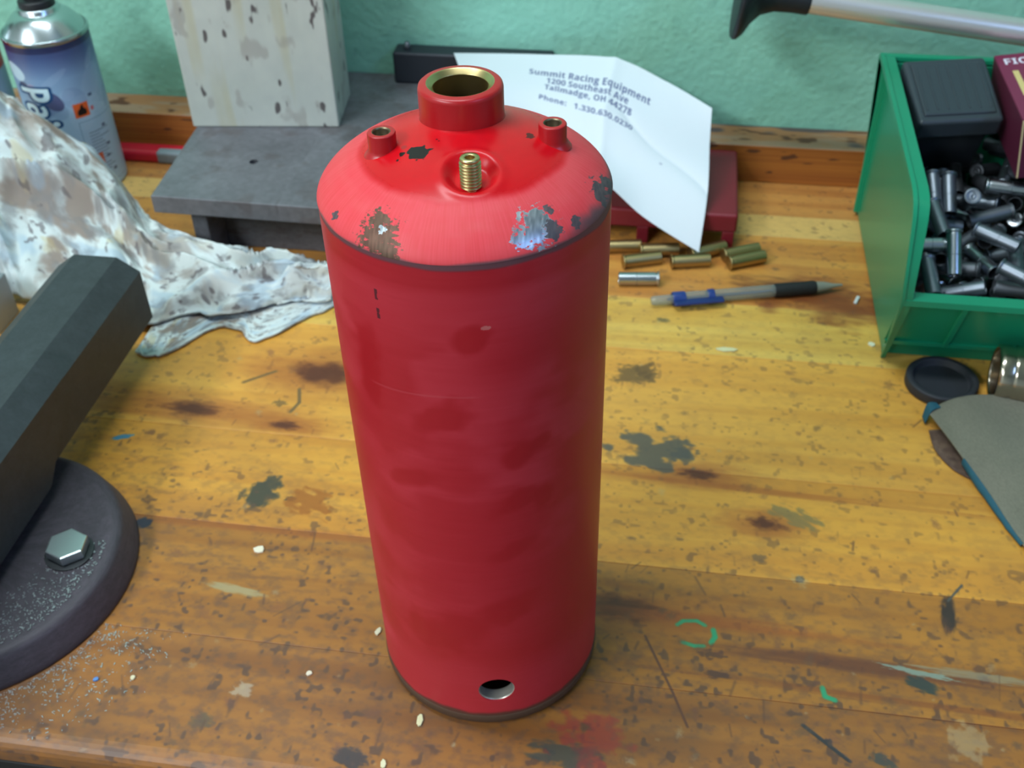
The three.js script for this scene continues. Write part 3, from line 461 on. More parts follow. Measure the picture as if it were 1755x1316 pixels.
// ---------------------------------------------------------------- dirty rag
{
  const C = [ // back, ridge, front, all [x, y, z]
    [[-0.47, 0.02, -0.375], [-0.4408, 0.1302, -0.345], [-0.4276, 0.014, -0.2457]], [[-0.445, 0.02, -0.375], [-0.4193, 0.1132, -0.345], [-0.3982, 0.012, -0.2448]], [[-0.405, 0.02, -0.376], [-0.3886, 0.094, -0.345], [-0.3751, 0.006, -0.2444]],
    [[-0.375, 0.012, -0.376], [-0.363, 0.0706, -0.345], [-0.331, 0.003, -0.2354]], [[-0.348, 0.006, -0.37], [-0.3401, 0.0422, -0.345], [-0.2965, 0.004, -0.2220]], [[-0.318, 0.004, -0.34], [-0.3105, 0.0230, -0.318], [-0.2758, 0.008, -0.2258]],
    [[-0.275, 0.003, -0.300], [-0.2615, 0.0330, -0.290], [-0.2514, 0.009, -0.2379]], [[-0.226, 0.003, -0.298], [-0.2210, 0.0325, -0.282], [-0.2225, 0.009, -0.2420]], [[-0.196, 0.003, -0.296], [-0.1865, 0.0290, -0.285], [-0.2001, 0.009, -0.2560]],
    [[-0.168, 0.003, -0.296], [-0.1640, 0.0215, -0.285], [-0.1785, 0.009, -0.2650]], [[-0.152, 0.003, -0.295], [-0.1525, 0.0155, -0.283], [-0.160, 0.008, -0.2680]]];
  const ctrl = C.map(([b, r, f]) => {
    const q = k => V(lerp(r[0], f[0], k), lerp(r[1], f[1], k * 0.93) + 0.010 * Math.sin(k * Math.PI) * (r[1] > 0.05 ? 0.5 : 1), lerp(r[2], f[2], k));
    return [V(...b), V(...r).lerp(V(...b), 0.4).add(V(0, r[1] * 0.2, 0)), V(...r), q(0.33), q(0.66), V(...f)];
  });
  const nu = 150, nv = 100, P = sheet(ctrl, nu, nv);
  for (let i = 0; i < nu; i++) for (let j = 0; j < nv; j++) {
    const u = i / nu, v = j / nv, p = P[i][j], e = Math.min(1, j / 4, (nv - 1 - j) / 5, (nu - 1 - i) / 6);
    const w = fbm(u * 5 + 3, v * 4 + 1, 2) * 2.2;
    const r1 = 1 - Math.abs(2 * fbm(u * 7.5 + w, v * 4.2 + w * 0.6, 2) - 1), r2 = 1 - Math.abs(2 * fbm(u * 22 + w * 2, v * 14 - w, 2) - 1);
    p.y = Math.max(lerp(0.0022, 0.0080, sst(0.38, 0.46, u)) + (j > nv - 4 ? 0.0005 : 0), p.y + e * (0.020 * (1 - 0.7 * Math.exp(-(((v - 0.4) / 0.13) ** 2)) * (1 - sst(0.35, 0.5, u))) * (r1 * r1 - 0.66) + 0.0022 * (r2 - 0.6)));
    p.x += e * 0.004 * (fbm(u * 14, v * 14 + 9, 2) - 0.5); p.z += 0.010 * (fbm(u * 16 + 40, 7, 3) - 0.5) * sst(0.8, 1, v) + e * 0.005 * (fbm(u * 12 + 70, v * 12, 2) - 0.5);
  }
  const rt = bake(1024, 768, (u, v, o) => {
    const n = fbm(u * 8, v * 8, 3); o[0] = 206 + 16 * (n - 0.5); o[1] = 214 + 12 * (n - 0.5); o[2] = 212 + 12 * (n - 0.5);
    const w = 1.5 * fbm(u * 5, v * 5, 2);
    mix3(o, [124, 104, 92], 0.75 * sst(0.5, 0.7, fbm(u * 16 + w, v * 11 + w, 5)) * sst(0.3, 0.75, 1 - u * 0.8));
    mix3(o, [124, 122, 122], 0.62 * sst(0.48, 0.74, fbm(u * 28 + 30 + w, v * 20 + w, 5))); mix3(o, [140, 170, 196], 0.35 * sst(0.56, 0.74, fbm(u * 16 + 80, v * 13, 3)));
    mix3(o, [128, 106, 92], 0.75 * sst(0.4, 0.62, fbm(u * 18 + 5, v * 20 + 60, 4)) * Math.exp(-(((v - 0.60) / 0.09) ** 2)) * (1 - sst(0.3, 0.5, u)));
    mix3(o, [196, 172, 116], 0.35 * sst(0.64, 0.74, fbm(u * 13 + 120, v * 10 + 7, 3)) * (u < 0.4 ? 1 : 0.2)); mix3(o, [86, 78, 80], 0.55 * sst(0.70, 0.78, fbm(u * 40 + 15, v * 28, 3)));
  });
  const t = thing('rag', 'crumpled dirty white rag heaped behind the vise', 'rag'), rm = std(0xffffff, 0.95, 0, { map: rt });
  mesh('upper_layer', shell(P, 0.0014), rm, t);
  const lo = [[-0.2795, -0.2010], [-0.2680, -0.1965], [-0.2560, -0.2010], [-0.2359, -0.2300], [-0.2170, -0.2310], [-0.1998, -0.2215], [-0.176, -0.2483], [-0.1600, -0.2660], [-0.150, -0.2800]].map(([x, z]) => [V(lerp(x, -0.21, 0.12), 0.0052, -0.286), V(lerp(x, -0.215, 0.06), 0.0056, lerp(z, -0.286, 0.5)), V(x, 0.0026, z)]);
  const Q = sheet(lo, 90, 40); for (let i = 0; i < 90; i++) for (let j = 0; j < 40; j++) { const q = Q[i][j], e = Math.min(1, (39 - j) / 4); q.y += 0.0018 * (fbm(i * 0.12, j * 0.14 + 9, 3) - 0.5) * e; q.z += 0.006 * (fbm(i * 0.16, 3, 3) - 0.5) * sst(20, 39, j); }
  mesh('lower_layer', shell(Q, 0.0014), rm, t);
}

// ---------------------------------------------------------------- red steel tray and the sheet of paper over it
{
  const t = thing('red_tray', 'dark red painted steel base on short feet under the paper sheet', 'steel base');
  const m = std(0x7a1a28, 0.42);
  mesh('top', at(box(0.150, 0.016, 0.1035, 0.0025, 3), 0.0505, 0.0215, -0.4325), m, t);
  for (const [x, z] of [[0.1195, -0.3845], [0.055, -0.3845], [0.1195, -0.478], [-0.017, -0.478]]) mesh('foot', at(box(0.009, 0.0145, 0.007, 0.0008), x, 0.00725, z), m, t);
}
{
  const G = [[[-0.1115, 0.0925, -0.505], [-0.095, 0.0995, -0.45], [-0.088, 0.0985, -0.415], [-0.083, 0.085, -0.385]], [[-0.0435, 0.0945, -0.505], [-0.0385, 0.0905, -0.45], [-0.037, 0.076, -0.415], [-0.035, 0.064, -0.386]],
    [[0.0212, 0.098, -0.495], [0.0185, 0.0835, -0.44], [0.0185, 0.062, -0.405], [0.0165, 0.0575, -0.378]], [[0.0635, 0.090, -0.475], [0.0585, 0.071, -0.432], [0.0572, 0.0515, -0.398], [0.0560, 0.0325, -0.365]], [[0.1003, 0.079, -0.455], [0.1005, 0.0615, -0.432], [0.1013, 0.0420, -0.390], [0.0982, 0.0117, -0.355]]].map(c => c.map(p => V(...p)));
  const c = document.createElement('canvas'); c.width = 1200; c.height = 700; const x = c.getContext('2d');
  x.fillStyle = '#dfe4ea'; x.fillRect(0, 0, 1200, 700); x.fillStyle = '#525a88'; x.textAlign = 'center';
  x.font = 'bold 41px sans-serif'; x.scale(1.12, 1);
  x.fillText('Summit Racing Equipment', 630 / 1.12, 150); x.font = 'bold 38px sans-serif'; x.fillText('1200 Southeast Ave', 622 / 1.12, 186); x.fillText('Tallmadge, OH 44278', 632 / 1.12, 222); x.fillText('Phone:   1.330.630.0230', 628 / 1.12, 286); x.scale(1 / 1.12, 1);
  x.fillStyle = '#b9bccb'; x.beginPath(); x.arc(1010, 400, 7, 0, 7); x.fill();
  const tx = new THREE.CanvasTexture(c); tx.colorSpace = THREE.SRGBColorSpace;
  const P = sheet(G, 97, 65);
  for (let i = 0; i < 97; i++) for (let j = 0; j < 65; j++) {                 // the two creases the sheet was folded along
    const u = i / 96, v = j / 64, d1 = Math.abs(u - 0.505), d2 = Math.abs((v - 0.3) - (u - 0.56) * 0.82) / 1.29;
    P[i][j].y += 0.0018 * Math.exp(-d1 * 40) - 0.0022 * Math.exp(-d2 * 28) * sst(0.5, 0.62, u);
  }
  const pg = shell(P, 0.0002), pu = pg.attributes.uv, len = [0]; for (let i = 1; i < 97; i++) len.push(len[i - 1] + P[i][0].distanceTo(P[i - 1][0]));
  for (let k = 0; k < pu.count; k++) pu.setX(k, len[Math.floor((k % (97 * 65)) / 65)] / len[96]);
  tag(mesh('paper_sheet', pg, std(0xffffff, 0.85, 0, { map: tx })), 'creased white printed sheet draped over the red steel base', 'paper');
}

// ---------------------------------------------------------------- cartridge cases
const nickel = std(0xb9bec4, 0.28, 1), tarnish = std(0x7d838c, 0.42, 0.9), dull = std(0x676a70, 0.5, 0.85), brassC = std(new THREE.Color().setRGB(0.42, 0.32, 0.15), 0.42, 1), copper = std(0x7c5a4a, 0.45, 0.9);
const CL = 0.0293, CR = 0.0048;
const caseGeo = lathe([[0.0023, -CL / 2 + 0.0004], [0.0044, -CL / 2], [0.0054, -CL / 2 + 0.0002], [0.0055, -CL / 2 + 0.0012], [0.0046, -CL / 2 + 0.0016], [0.0043, -CL / 2 + 0.0024], [CR, -CL / 2 + 0.0034], [CR, CL / 2 - 0.0002], [CR - 0.0002, CL / 2], [0.0043, CL / 2], [0.0042, 0], [0.0036, -CL / 2 + 0.006], [0, -CL / 2 + 0.005]], 22);
caseGeo.rotateZ(-Math.PI / 2);                                     // the axis along x, the mouth at +x
const primGeo = lathe([[0, -CL / 2 + 0.0009], [0.0008, -CL / 2 + 0.0003], [0.0018, -CL / 2 + 0.0002], [0.0024, -CL / 2 + 0.0006]], 14); primGeo.rotateZ(-Math.PI / 2);
const cannelure = new THREE.TorusGeometry(CR - 0.00012, 0.00028, 8, 26); cannelure.rotateY(Math.PI / 2); cannelure.translate(0.0018, 0, 0);
for (const m of [nickel, tarnish, dull, brassC, copper]) m.side = THREE.DoubleSide;
const protoCase = new Map();
function cartridge(mat, pos, yaw, tilt, label, group, roll = 0) {
  let o;
  if (!protoCase.has(mat)) { o = new THREE.Group(); mesh('case_body', caseGeo, mat, o); mesh('primer', primGeo, mat === nickel ? tarnish : mat, o); if (mat === nickel || mat === tarnish) mesh('crimp_groove', cannelure, tarnish, o); protoCase.set(mat, o); } else o = protoCase.get(mat).clone();
  o.name = numbered('cartridge_case'); o.position.set(...pos); o.rotation.set(roll, yaw, tilt, 'YZX'); scene.add(o);
  return tag(o, label, 'cartridge case', group);
}
const YR = CR + 0.0007;
cartridge(nickel, [0.0560, YR, -0.3243], 0.12 + Math.PI, 0, 'bright nickel case lying alone in front of the brass cases on the bench');
cartridge(brassC, [0.0405, YR, -0.3665], 0.16, 0, 'brass case half hidden behind the tank under the paper');
cartridge(brassC, [0.0565, YR, -0.3500], 0.34, 0, 'brass case lying second from the tank behind the nickel case');
cartridge(brassC, [0.0690, YR, -0.3650], 0.18, 0, 'brass case in the shadow of the red base under the paper');
cartridge(brassC, [0.0925, YR, -0.3525], 0.22, 0, 'brass case below the hanging lower corner of the paper');
cartridge(brassC, [0.1050, YR, -0.3685], 0.5, 0.0, 'brass case tucked against the right foot of the red base');
cartridge(brassC, [0.1298, YR, -0.3690], 0.44, 0, 'rear one of two brass cases lying side by side near the green bin');
cartridge(brassC, [0.1338, YR, -0.3592], 0.44, 0, 'front one of two brass cases lying side by side near the green bin');

// ---------------------------------------------------------------- ball pen
{
  const a = V(0.0659, 0.0052, -0.2977), b = V(0.2013, 0.0052, -0.3345), L = a.distanceTo(b);
  const t = thing('ball_pen', 'clear ball pen with blue clip and black grip lying on the bench', 'pen', [a.x, 0.0052, a.z], Math.atan2(a.z - b.z, b.x - a.x));
  const lx = (pts, seg = 24) => lathe(pts, seg).rotateZ(-Math.PI / 2);
  const clear = phys({ color: 0xd8dcd8, roughness: 0.15, transmission: 0.8, thickness: 0, ior: 1.49 });
  mesh('barrel', lx([[0, 0], [0.0028, 0.0004], [0.0034, 0.003], [0.0036, 0.016], [0.0045, 0.017], [0.0045, 0.09], [0.0042, 0.0905]]), clear, t);
  mesh('ink_refill', lx([[0.0011, 0.012], [0.0011, 0.126], [0, 0.127]], 12), std(0x2c3444, 0.4), t);
  const cl = mesh('clip_sleeve', lx([[0.0047, 0.0155], [0.0052, 0.0165], [0.0052, 0.024], [0.0047, 0.025]]), std(0x20387a, 0.35), t);
  mesh('clip', at(box(0.036, 0.0026, 0.0062, 0.0012), 0.0335, 0.0008, 0.0064), std(0x1a2c66, 0.35), cl); mesh('clip_ring', lx([[0.0046, 0.041], [0.0051, 0.0415], [0.0051, 0.0455], [0.0046, 0.046]]), std(0x20387a, 0.35), cl);
  mesh('grip', lx([[0.0042, 0.0895], [0.0050, 0.0905], [0.0051, 0.1], [0.0048, 0.11], [0.0050, 0.1185], [0.0044, 0.1205]]), std(0x15181c, 0.7), t);
  mesh('tip', lx([[0.0043, 0.1203], [0.0034, 0.127], [0.0016, 0.134], [0.0009, L], [0, L + 0.0002]]), phys({ color: 0xb4b8ae, roughness: 0.2, transmission: 0.5, thickness: 0 }), t);
}
tag(mesh('plastic_shard', at(box(0.0024, 0.002, 0.009, 0.0007), 0, 0, 0).rotateY(-0.35).translate(0.2112, 0.001, -0.3228), std(0xd6dadb, 0.3)), 'small clear plastic shard beside the green bin', 'shard');

// ---------------------------------------------------------------- green parts bin
const BINX0 = 0.2213, BINX1 = 0.352, BF = -0.267, BB = -0.4426;
{
  const t = thing('parts_bin', 'green plastic stacking bin full of empty cartridge cases', 'bin');
  const gm = std(new THREE.Color().setRGB(0.010, 0.26, 0.13), 0.30);
  gm.side = THREE.DoubleSide;
  // side profile [z, y]: back, top rim, rounded corner, drop to the front lip, slanted front
  const sp = [[BB, 0.003], [BB, 0.130], [-0.262, 0.1255], [-0.252, 0.1235], [-0.2455, 0.117], [-0.2425, 0.108], [-0.2330, 0.066], [-0.2560, 0.012], [-0.262, 0.003]];
  const wall = (x, dir) => {                                        // outer face leans inwards to the top by 7 mm
    const s = new THREE.Shape(sp.map(p => new THREE.Vector2(-p[0], p[1]))), g = new THREE.ExtrudeGeometry(s, { depth: 0.0018, bevelEnabled: true, bevelThickness: 0.0003, bevelSize: 0.0003, bevelOffset: -0.0003, bevelSegments: 1 });
    g.rotateY(Math.PI / 2); const p = g.attributes.position; for (let i = 0; i < p.count; i++) p.setX(i, x + dir * (0.0008 + p.getX(i) + 0.0006 * p.getY(i) / 0.13));
    if (dir < 0) { const n = g.attributes.position; for (let i = 0; i < n.count; i += 3) { const a = [n.getX(i), n.getY(i), n.getZ(i)]; n.setXYZ(i, n.getX(i + 1), n.getY(i + 1), n.getZ(i + 1)); n.setXYZ(i + 1, ...a); } }
    g.computeVertexNormals(); return g;
  };
  mesh('side_wall', wall(BINX0, 1), gm, t); mesh('side_wall', wall(BINX1, -1), gm, t);
  // a ledge runs round each side wall: up the back edge, along the top, over the rounded corner and down the slanted front
  const edge = [[BB, 0.0005], [BB, 0.040], [BB, 0.085], [BB, 0.1285], [BB + 0.0015, 0.1308], [-0.40, 0.1300], [-0.35, 0.1287], [-0.30, 0.1273], [-0.262, 0.1262], [-0.2545, 0.1250], [-0.2485, 0.1220], [-0.2445, 0.1165], [-0.2418, 0.108], [-0.2370, 0.087], [-0.2322, 0.066], [-0.2345, 0.058], [-0.2450, 0.035], [-0.2555, 0.012], [-0.2610, 0.0005]];
  const ledge = (x0, d, k0, k1, lift) => edge.map(([z, y]) => [0, 0.5, 1].map(k => V(lerp(x0 - d * 0.0070 * y / 0.13, x0 + d * (0.0026 + 0.0007 * y / 0.13), lerp(k0, k1, k)), y + lift * (y > 0.06 ? 1 : 0), z + (z > -0.25 ? lift * 0.6 : 0))));
  for (const [x, d] of [[BINX0, 1], [BINX1, -1]]) {
    mesh('rim', toCreasedNormals(mergeGeometries([shell(ledge(x, d, 0, 1, 0), 0.0020), shell(ledge(x, d, 0, 0.26, 0.0012), 0.0024)]), 0.55), gm, t);
  }
  mesh('floor_panel', at(box(BINX1 - BINX0 - 0.002, 0.0035, BF - BB, 0.0006), (BINX0 + BINX1) / 2, 0.0040, (BF + BB) / 2), gm, t);
  mesh('foot', at(box(BINX1 - BINX0 - 0.002, 0.0205, 0.003, 0.0006), (BINX0 + BINX1) / 2, 0.01025, BF + 0.001), gm, t);
  mesh('back_wall', at(box(BINX1 - BINX0 + 0.006, 0.124, 0.0025, 0.0006), (BINX0 + BINX1) / 2, 0.066, BB + 0.0018), gm, t);
  mesh('back_rim', at(box(BINX1 - BINX0 + 0.013, 0.005, 0.006, 0.0015), (BINX0 + BINX1) / 2, 0.1308, BB), gm, t);
  const w = BINX1 - BINX0 + 0.0045, cx = (BINX0 + BINX1) / 2;
  const front = mesh('front_panel', at(alongX([[-0.2554, 0.0202], [-0.2352, 0.0655], [-0.2328, 0.0645], [-0.2528, 0.0190]], cx - w / 2, cx + w / 2, 0.0003), 0, 0, 0), gm, t);
  mesh('lip', at(alongX([[-0.2395, 0.0655], [-0.2395, 0.0672], [-0.2300, 0.0672], [-0.2300, 0.0630], [-0.2318, 0.0622], [-0.233, 0.0655]], cx - w / 2, cx + w / 2, 0.0004), 0, 0, 0), gm, front);
  mesh('lower_lip', alongX([[-0.2548, 0.0180], [-0.2538, 0.0214], [-0.2500, 0.0214], [-0.2510, 0.0180]], cx - w / 2, cx + w / 2, 0.0004), gm, front);
  for (const x of [0.2555, 0.318]) mesh('label_ridge', alongX([[-0.2530, 0.0192], [-0.2328, 0.0645], [-0.2306, 0.0636], [-0.2508, 0.0184]], x, x + 0.0035, 0.0004), gm, front);
}
{ // the heap: each case dropped where it comes to rest lowest, then the ones the photograph singles out on top
  const r = rngOf(99), segs = [];
  const segDist = (p, q) => {                                       // distance between two segments [a, d, length]
    const w = [p.c[0] - q.c[0], p.c[1] - q.c[1], p.c[2] - q.c[2]], b = p.d[0] * q.d[0] + p.d[1] * q.d[1] + p.d[2] * q.d[2], e = p.d[0] * w[0] + p.d[1] * w[1] + p.d[2] * w[2], f = q.d[0] * w[0] + q.d[1] * w[1] + q.d[2] * w[2], h = p.h, k = q.h, cl = (x, m) => Math.max(-m, Math.min(m, x));
    const den = 1 - b * b; let s = den > 1e-6 ? cl((b * f - e) / den, h) : 0, t = cl(b * s + f, k); s = cl(b * t - e, h);
    return Math.hypot(w[0] + p.d[0] * s - q.d[0] * t, w[1] + p.d[1] * s - q.d[1] * t, w[2] + p.d[2] * s - q.d[2] * t);
  };
  const dirOf = (yaw, tilt) => [Math.cos(yaw) * Math.cos(tilt), Math.sin(tilt), -Math.sin(yaw) * Math.cos(tilt)], HH = CL / 2 - 0.004;
  const heap = (x, z) => lerp(0.058, 0.072, sst(-0.24, -0.36, z)) + 0.010 * sst(0.295, 0.31, x) * sst(-0.36, -0.39, z) ;
  const ok = (c, d) => [-1, 1].every(k => { const x = c[0] + k * d[0] * CL / 2, y = c[1] + k * d[1] * CL / 2, z = c[2] + k * d[2] * CL / 2; return x > BINX0 + 0.0006 * y / 0.13 + 0.0090 && x < BINX1 - 0.0085 && z > BB + 0.0085 && z < -0.267 + Math.min(0.026, 0.40 * y) - 0.0025; });
  const mats = [tarnish, dull, tarnish, nickel, dull, tarnish, dull, tarnish, tarnish, dull, nickel, tarnish, dull, brassC, tarnish, dull, tarnish, dull, copper, dull];
  const hero = [
    [nickel, 0.2562, 0.0690, -0.2850, -1.50, -0.78, 'brightest nickel case lying upright in the picture on top of the heap'],
    [nickel, 0.2415, 0.0690, -0.2925, 0.05, 0.05, 'nickel case lying level against the left wall of the bin'],
    [tarnish, 0.2495, 0.0800, -0.3420, -1.45, -0.62, 'left one of two parallel grey cases leaning below the black plastic box'],
    [tarnish, 0.2592, 0.0800, -0.3410, -1.53, -0.62, 'right one of two parallel grey cases leaning below the black plastic box'],
    [tarnish, 0.2492, 0.0765, -0.3135, -1.36, -0.30, 'long grey case with a bright rim left of the brightest case'],
    [tarnish, 0.2720, 0.0775, -0.3380, 1.45, -0.72, 'case turned with its round base and primer hole up'],
    [nickel, 0.2985, 0.0820, -0.3500, -0.15, 0.0, 'bright nickel case at the right edge below the maroon carton'],
    [tarnish, 0.2835, 0.0740, -0.2980, -0.55, -0.10, 'grey case slanting down to the right beside the brightest case'],
    [tarnish, 0.2935, 0.0690, -0.2620, -0.62, -0.10, 'large grey case slanting along the front lip at the right']];
  const N = 420;
  for (let n = 0; n < N; n++) {
    let best = null;
    for (let k = 0; k < 16; k++) {
      const yaw = r() * 6.283, tilt = (r() - 0.5) * (n > 200 ? 2.1 : 0.9), d = dirOf(yaw, tilt), x = BINX0 + 0.006 + r() * (BINX1 - BINX0 - 0.012), z = BB + 0.008 + r() * 0.2;
      let y = 0.1; const s = { c: [x, y, z], d, h: HH }; let last = null;
      const near = segs.filter(q => Math.abs(q.c[0] - x) < 0.032 && Math.abs(q.c[2] - z) < 0.032);
      const ymin = 0.0065 + CR + Math.abs(d[1]) * CL / 2;
      while (s.c[1] > ymin) { s.c[1] -= 0.0012; if (near.some(q => segDist(s, q) < 2 * CR + 0.0005)) { s.c[1] += 0.0012; break; } }
      last = s; if (!ok(s.c, d) || s.c[1] + Math.abs(d[1]) * CL / 2 > heap(x, z) + 0.004 || s.c[1] > heap(x, z) - 0.002) continue;
      if (!best || s.c[1] < best.c[1]) best = { c: [...s.c], d, h: HH, yaw, tilt };
    }
    if (!best) continue;
    segs.push(best);
    const m = mats[(r() * mats.length) | 0], L = { 0: 0 };
    const word = m === brassC ? 'brass coloured' : m === copper ? 'copper coloured' : m === nickel ? 'bright nickel' : m === dull ? 'dull dark grey' : 'grey tarnished';
    cartridge(m, best.c, best.yaw, best.tilt, 'empty ' + word + ' case lying in the heap inside the green bin', word + ' cases heaped in the green bin', r() * 6);
  }
  console.log('heap cases', segs.length, 'top', Math.max(...segs.map(s => s.c[1])));
  for (const [m, x, y, z, yaw, tilt, label] of hero) cartridge(m, [x, y, z], yaw, tilt, label);
}
{ // black plastic box with a lid, standing on the heap
  const t = thing('plastic_box', 'black lidded plastic box standing on the cartridge cases in the bin', 'box', [0.2582, 0.0745, -0.4145], 0);
  t.rotation.set(0.33, 0.15, 0.05, 'YXZ'); const bm = std(0x23272f, 0.42), lm = std(0x343b42, 0.40);
  const b = at(box(0.053, 0.0455, 0.044, 0.005, 3), 0, 0.02275, 0); const p = b.attributes.position; for (let i = 0; i < p.count; i++) { const k = 0.93 + 0.07 * p.getY(i) / 0.0455; p.setX(i, p.getX(i) * k); p.setZ(i, p.getZ(i) * k); } b.computeVertexNormals();
  mesh('box_body', toCreasedNormals(b.index ? b.toNonIndexed() : b, 0.7), bm, t);
  const l = mesh('lid', at(box(0.0565, 0.016, 0.0600, 0.003, 3), 0, 0.0510, 0), lm, t);
  mesh('lid_panel', at(box(0.0475, 0.0022, 0.0485, 0.0011, 3), 0, 0.0593, 0), lm, l);
  for (let k = 0; k < 7; k++) mesh('lid_rib', at(box(0.0014, 0.0012, 0.042, 0.0005), -0.021 + k * 0.007, 0.0603, -0.001), lm, l);
}
{ // maroon carton
  const t = thing('carton', 'maroon printed cardboard carton at the right edge inside the bin', 'carton', [0.2970, 0.0948, -0.3880], 0.0);
  t.rotation.z = 0.16;
  const mr = std(0x5e1834, 0.55);
  mesh('carton_body', at(box(0.048, 0.042, 0.099, 0.0008), 0.0245, 0.0215, 0), mr, t);
  const c = document.createElement('canvas'); c.width = 512; c.height = 768; const x = c.getContext('2d');
  x.fillStyle = '#7a2146'; x.fillRect(0, 0, 512, 768); x.fillStyle = '#e4dcea'; x.font = 'bold 104px sans-serif'; x.save(); x.translate(34, 128); x.scale(0.86, 1); x.fillText('FIOCCHI', 0, 0); x.restore();
  x.fillStyle = '#d8c07e'; x.fillRect(62, 210, 34, 300); x.fillStyle = '#d6cede'; for (let k = 0; k < 4; k++) x.fillRect(150 + k * 92, 240, 66, 300); x.fillStyle = '#7a2146'; for (let k = 0; k < 9; k++) x.fillRect(150, 266 + k * 31, 362, 8);
  const tx = new THREE.CanvasTexture(c); tx.colorSpace = THREE.SRGBColorSpace;
  mesh('printed_lid', planar(at(box(0.0475, 0.0006, 0.0985, 0.0002, 1), 0.0245, 0.0427, 0), (px) => (px - 0.0007) / 0.0575, (px, py, pz) => 0.5 - pz / 0.0985), std(0xffffff, 0.5, 0, { map: tx }), t);
  const c2 = document.createElement('canvas'); c2.width = 256; c2.height = 256; const y = c2.getContext('2d');
  y.fillStyle = '#521232'; y.fillRect(0, 0, 256, 256); y.fillStyle = '#c8b48a'; y.fillRect(0, 0, 256, 16); y.fillRect(0, 0, 5, 256); y.fillStyle = '#ece4f0'; y.beginPath(); y.arc(110, 118, 60, 0, 7); y.fill(); y.fillStyle = '#5c1450'; y.beginPath(); y.arc(110, 118, 34, 0, 7); y.fill();
  const tx2 = new THREE.CanvasTexture(c2); tx2.colorSpace = THREE.SRGBColorSpace;
  mesh('printed_end', planar(at(box(0.0475, 0.041, 0.0006, 0.0002, 1), 0.0245, 0.0215, 0.0497), (px) => (px - 0.0007) / 0.0575, (px, py) => (py - 0.001) / 0.041), std(0xffffff, 0.5, 0, { map: tx2 }), t);
}

// ---------------------------------------------------------------- tool on the wall
{
  const a = V(0.1100, 0.1710, -0.455), b = V(0.46, 0.1310, -0.455), L = a.distanceTo(b);
  const t = thing('valve_tool', 'chrome tube with a black flared disc end held along the wall', 'tool', [a.x, a.y, a.z]);
  t.rotation.z = Math.atan2(b.y - a.y, b.x - a.x);
  const lx = (pts, seg = 56) => lathe(pts, seg).rotateZ(-Math.PI / 2);
  mesh('flared_disc', lx([[0, 0], [0.0325, 0.0006], [0.0342, 0.0025], [0.0338, 0.0048], [0.030, 0.0085], [0.022, 0.0125], [0.015, 0.0185], [0.0112, 0.028], [0.0103, 0.040], [0.0103, 0.0505], [0.0096, 0.0515]]), std(0x23272c, 0.5, 0.3), t);
  mesh('chrome_tube', lx([[0.0093, 0.049], [0.0093, L - 0.001], [0.008, L], [0, L]]), std(0xdedad6, 0.36, 0.7), t);
  const h = thing('wall_hook', 'steel peg in the wall carrying the chrome tube beyond the right edge', 'hook', [0.41, 0.1255, WALLZ]);
  mesh('peg', at(new THREE.CylinderGeometry(0.003, 0.003, 0.085, 16).rotateX(Math.PI / 2), 0, -0.0015, 0.0425), std(0x8a8d90, 0.4, 0.9), h);
  mesh('plate', at(box(0.03, 0.03, 0.003, 0.001), 0, 0, 0.0016), std(0x8a8d90, 0.4, 0.9), h);
}

// ---------------------------------------------------------------- rubber cap, chrome socket, sanding sheet
tag(mesh('rubber_cap', at(lathe([[0, 0], [0.0215, 0], [0.0226, 0.001], [0.0226, 0.0065], [0.0217, 0.0076], [0.0192, 0.0076], [0.0182, 0.0068], [0.0176, 0.0040], [0.0165, 0.0034], [0, 0.0032]], 64), 0.2560, 0, -0.2335), std(0x2b2d33, 0.6)), 'round black rubber cap lying open beside the green bin', 'cap');
{
  const t = thing('chrome_socket', 'shiny chrome cylinder lying on its side at the right edge', 'socket', [0.2838, 0.0185, -0.2290], -0.12);
  const lx = (pts, seg = 64) => lathe(pts, seg).rotateZ(-Math.PI / 2), ch = std(0xc2b6a4, 0.2, 1, { side: THREE.DoubleSide });
  mesh('shell', lx([[0.0150, 0.022], [0.0150, 0.001], [0.0165, 0], [0.0178, 0.0008], [0.0183, 0.003], [0.0183, 0.0075], [0.0176, 0.0082], [0.0176, 0.0100], [0.0185, 0.0108], [0.0185, 0.062], [0.0175, 0.064], [0, 0.064]]), ch, t);
  mesh('inner_face', lx([[0.0151, 0.022], [0.006, 0.022], [0.0055, 0.03], [0, 0.03]]), std(0x2a2624, 0.6, 0.5, { side: THREE.DoubleSide }), t);
}
